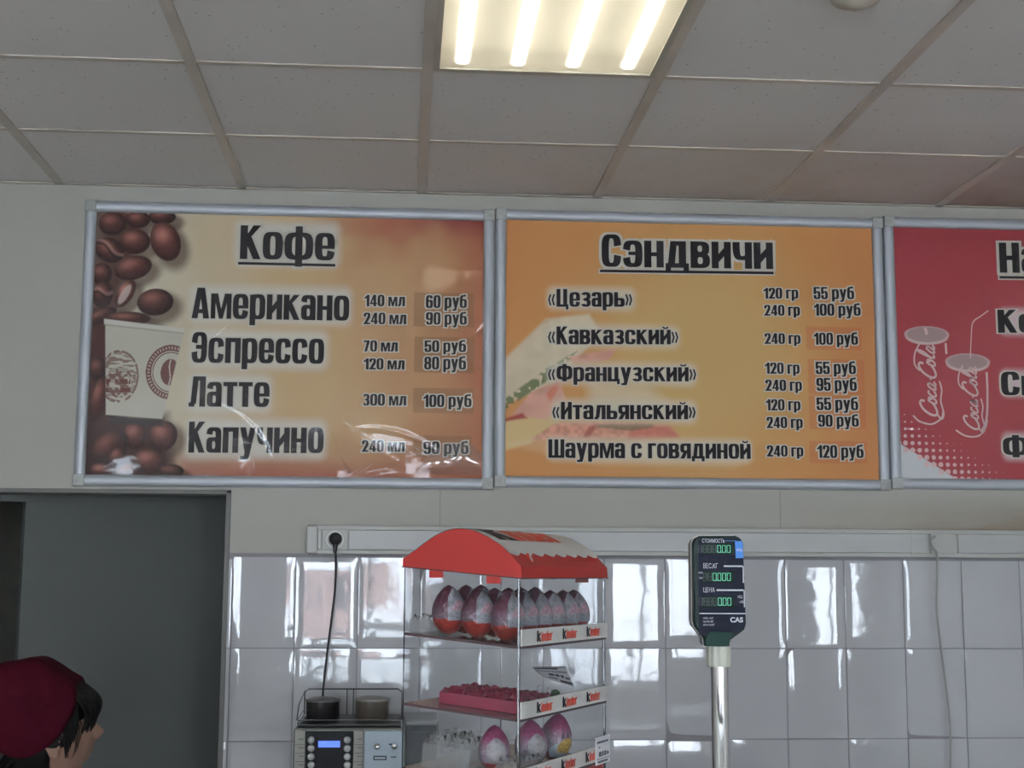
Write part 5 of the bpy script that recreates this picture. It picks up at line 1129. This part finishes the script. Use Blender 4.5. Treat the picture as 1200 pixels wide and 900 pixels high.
for s in (-1, 1):
    b = MB()
    for k in range(16):
        u = k / 15; x = .058 - .030 * u + rh.uniform(-.002, .002); L_ = .02 + .052 * u ** .7 if k < 13 else .075
        p = [(x + .004, s * .056, .085), (x + .002, s * (.069 - .008 * (1 - u)), .052), (x - .003, s * (.0745 - .008 * (1 - u)), .02), (x - .008, s * (.0755 - .006 * (1 - u)), .036 - L_)]
        b.tube([hp(*q) for q in catmull(p, 5)], [.0048 * (1 - .8 * (i / 15) ** 2) for i in range(16)], 7)
    for k in range(4):
        x = .044 + .006 * k; p = [(x, s * .062, .05), (x + .004, s * .069, .018), (x + .002 - .004 * k, s * .0715, -.018), (x - .010, s * .0715, -.045 + .006 * k)]; b.tube([hp(*q) for q in catmull(p, 5)], [.0016 * (1 - .7 * i / 15) for i in range(16)], 6)
    b.build('side_lock', hairm, hs, smooth=True)
b = MB(); 
for k in range(40):
    a = rh.uniform(0, 2 * PI); q = rh.uniform(.3, 1); c0 = (-.098, 0, -.058)
    p = [(c0[0] + .030, .048 * math.cos(a) * q, c0[2] + .034 * math.sin(a) * q + .02), (c0[0], .040 * math.cos(a) * q, c0[2] + .034 * math.sin(a) * q), (c0[0] - .025, .030 * math.cos(a + .4) * q, c0[2] + .02 * math.sin(a) * q - .012)]
    b.tube([hp(*v) for v in catmull(p, 4)], .0065, 6)
b.build('hair_knot', hairm, hs, smooth=True)
# cap: outline of its near side in the head frame, domed across the skull
cpx = [((89, 795), .022), ((90.5, 812), .052), ((86, 832), .074), ((76, 852), .080), ((64, 868), .082), ((50, 879), .082), ((32, 888), .07), ((12, 886), .05), ((-10, 870), .03), ((-18, 840), .02), ((-14, 805), .02), ((-4, 780), .02), ((18, 774), .02), ((44, 770), .02), ((60, 778), .026), ((76, 788), .022)]
tilt = lambda z: .34 * (z - HC.z)                              # the cap leans with the head
ol = []
for p, e_ in cpx:
    v = at(*p, PY - e_) - Vector((PX, PY, 0)); ol.append((v.x, v.z, e_))
olc = catmull([(x, e_, z) for x, z, e_ in ol] + [(ol[0][0], ol[0][2], ol[0][1])], 5)[:-1]; NO = len(olc); NR = 14
cc = Vector((at(44, 826, PY - .08).x - PX, 0, at(44, 826, PY - .08).z)); b = MB(); rings = []
for side in (-1, 1):
    for r_ in range(NR + 1):
        f = r_ / NR; ring = []
        for k, o_ in enumerate(olc):
            a = 2 * PI * k / NO; g_ = math.sin(f * PI / 2); x, z = cc.x + (o_.x - cc.x) * g_, cc.z + (o_.z - cc.z) * g_
            top = .100; e_ = o_.y + (top - o_.y) * (1 - f ** 2.2) ** .6
            fold = .006 * math.sin(3 * a + 1.0 + 3 * f) * f * (1 - f) * 4 + .005 * math.sin(x * 60 + z * 45) * (1 - f)
            ring.append((x, side * (e_ + fold), z))
        rings.append(ring)
rings = rings[:NR + 1] + rings[NR + 1:][::-1]; R_ = len(rings); vs = [p for r_ in rings for p in r_]
b.mesh(vs, [(r_ * NO + k, r_ * NO + (k + 1) % NO, (r_ + 1) * NO + (k + 1) % NO, (r_ + 1) * NO + k) for r_ in range(R_ - 1) for k in range(NO)])
cap = b.build('cap', burg, person, smooth=True)
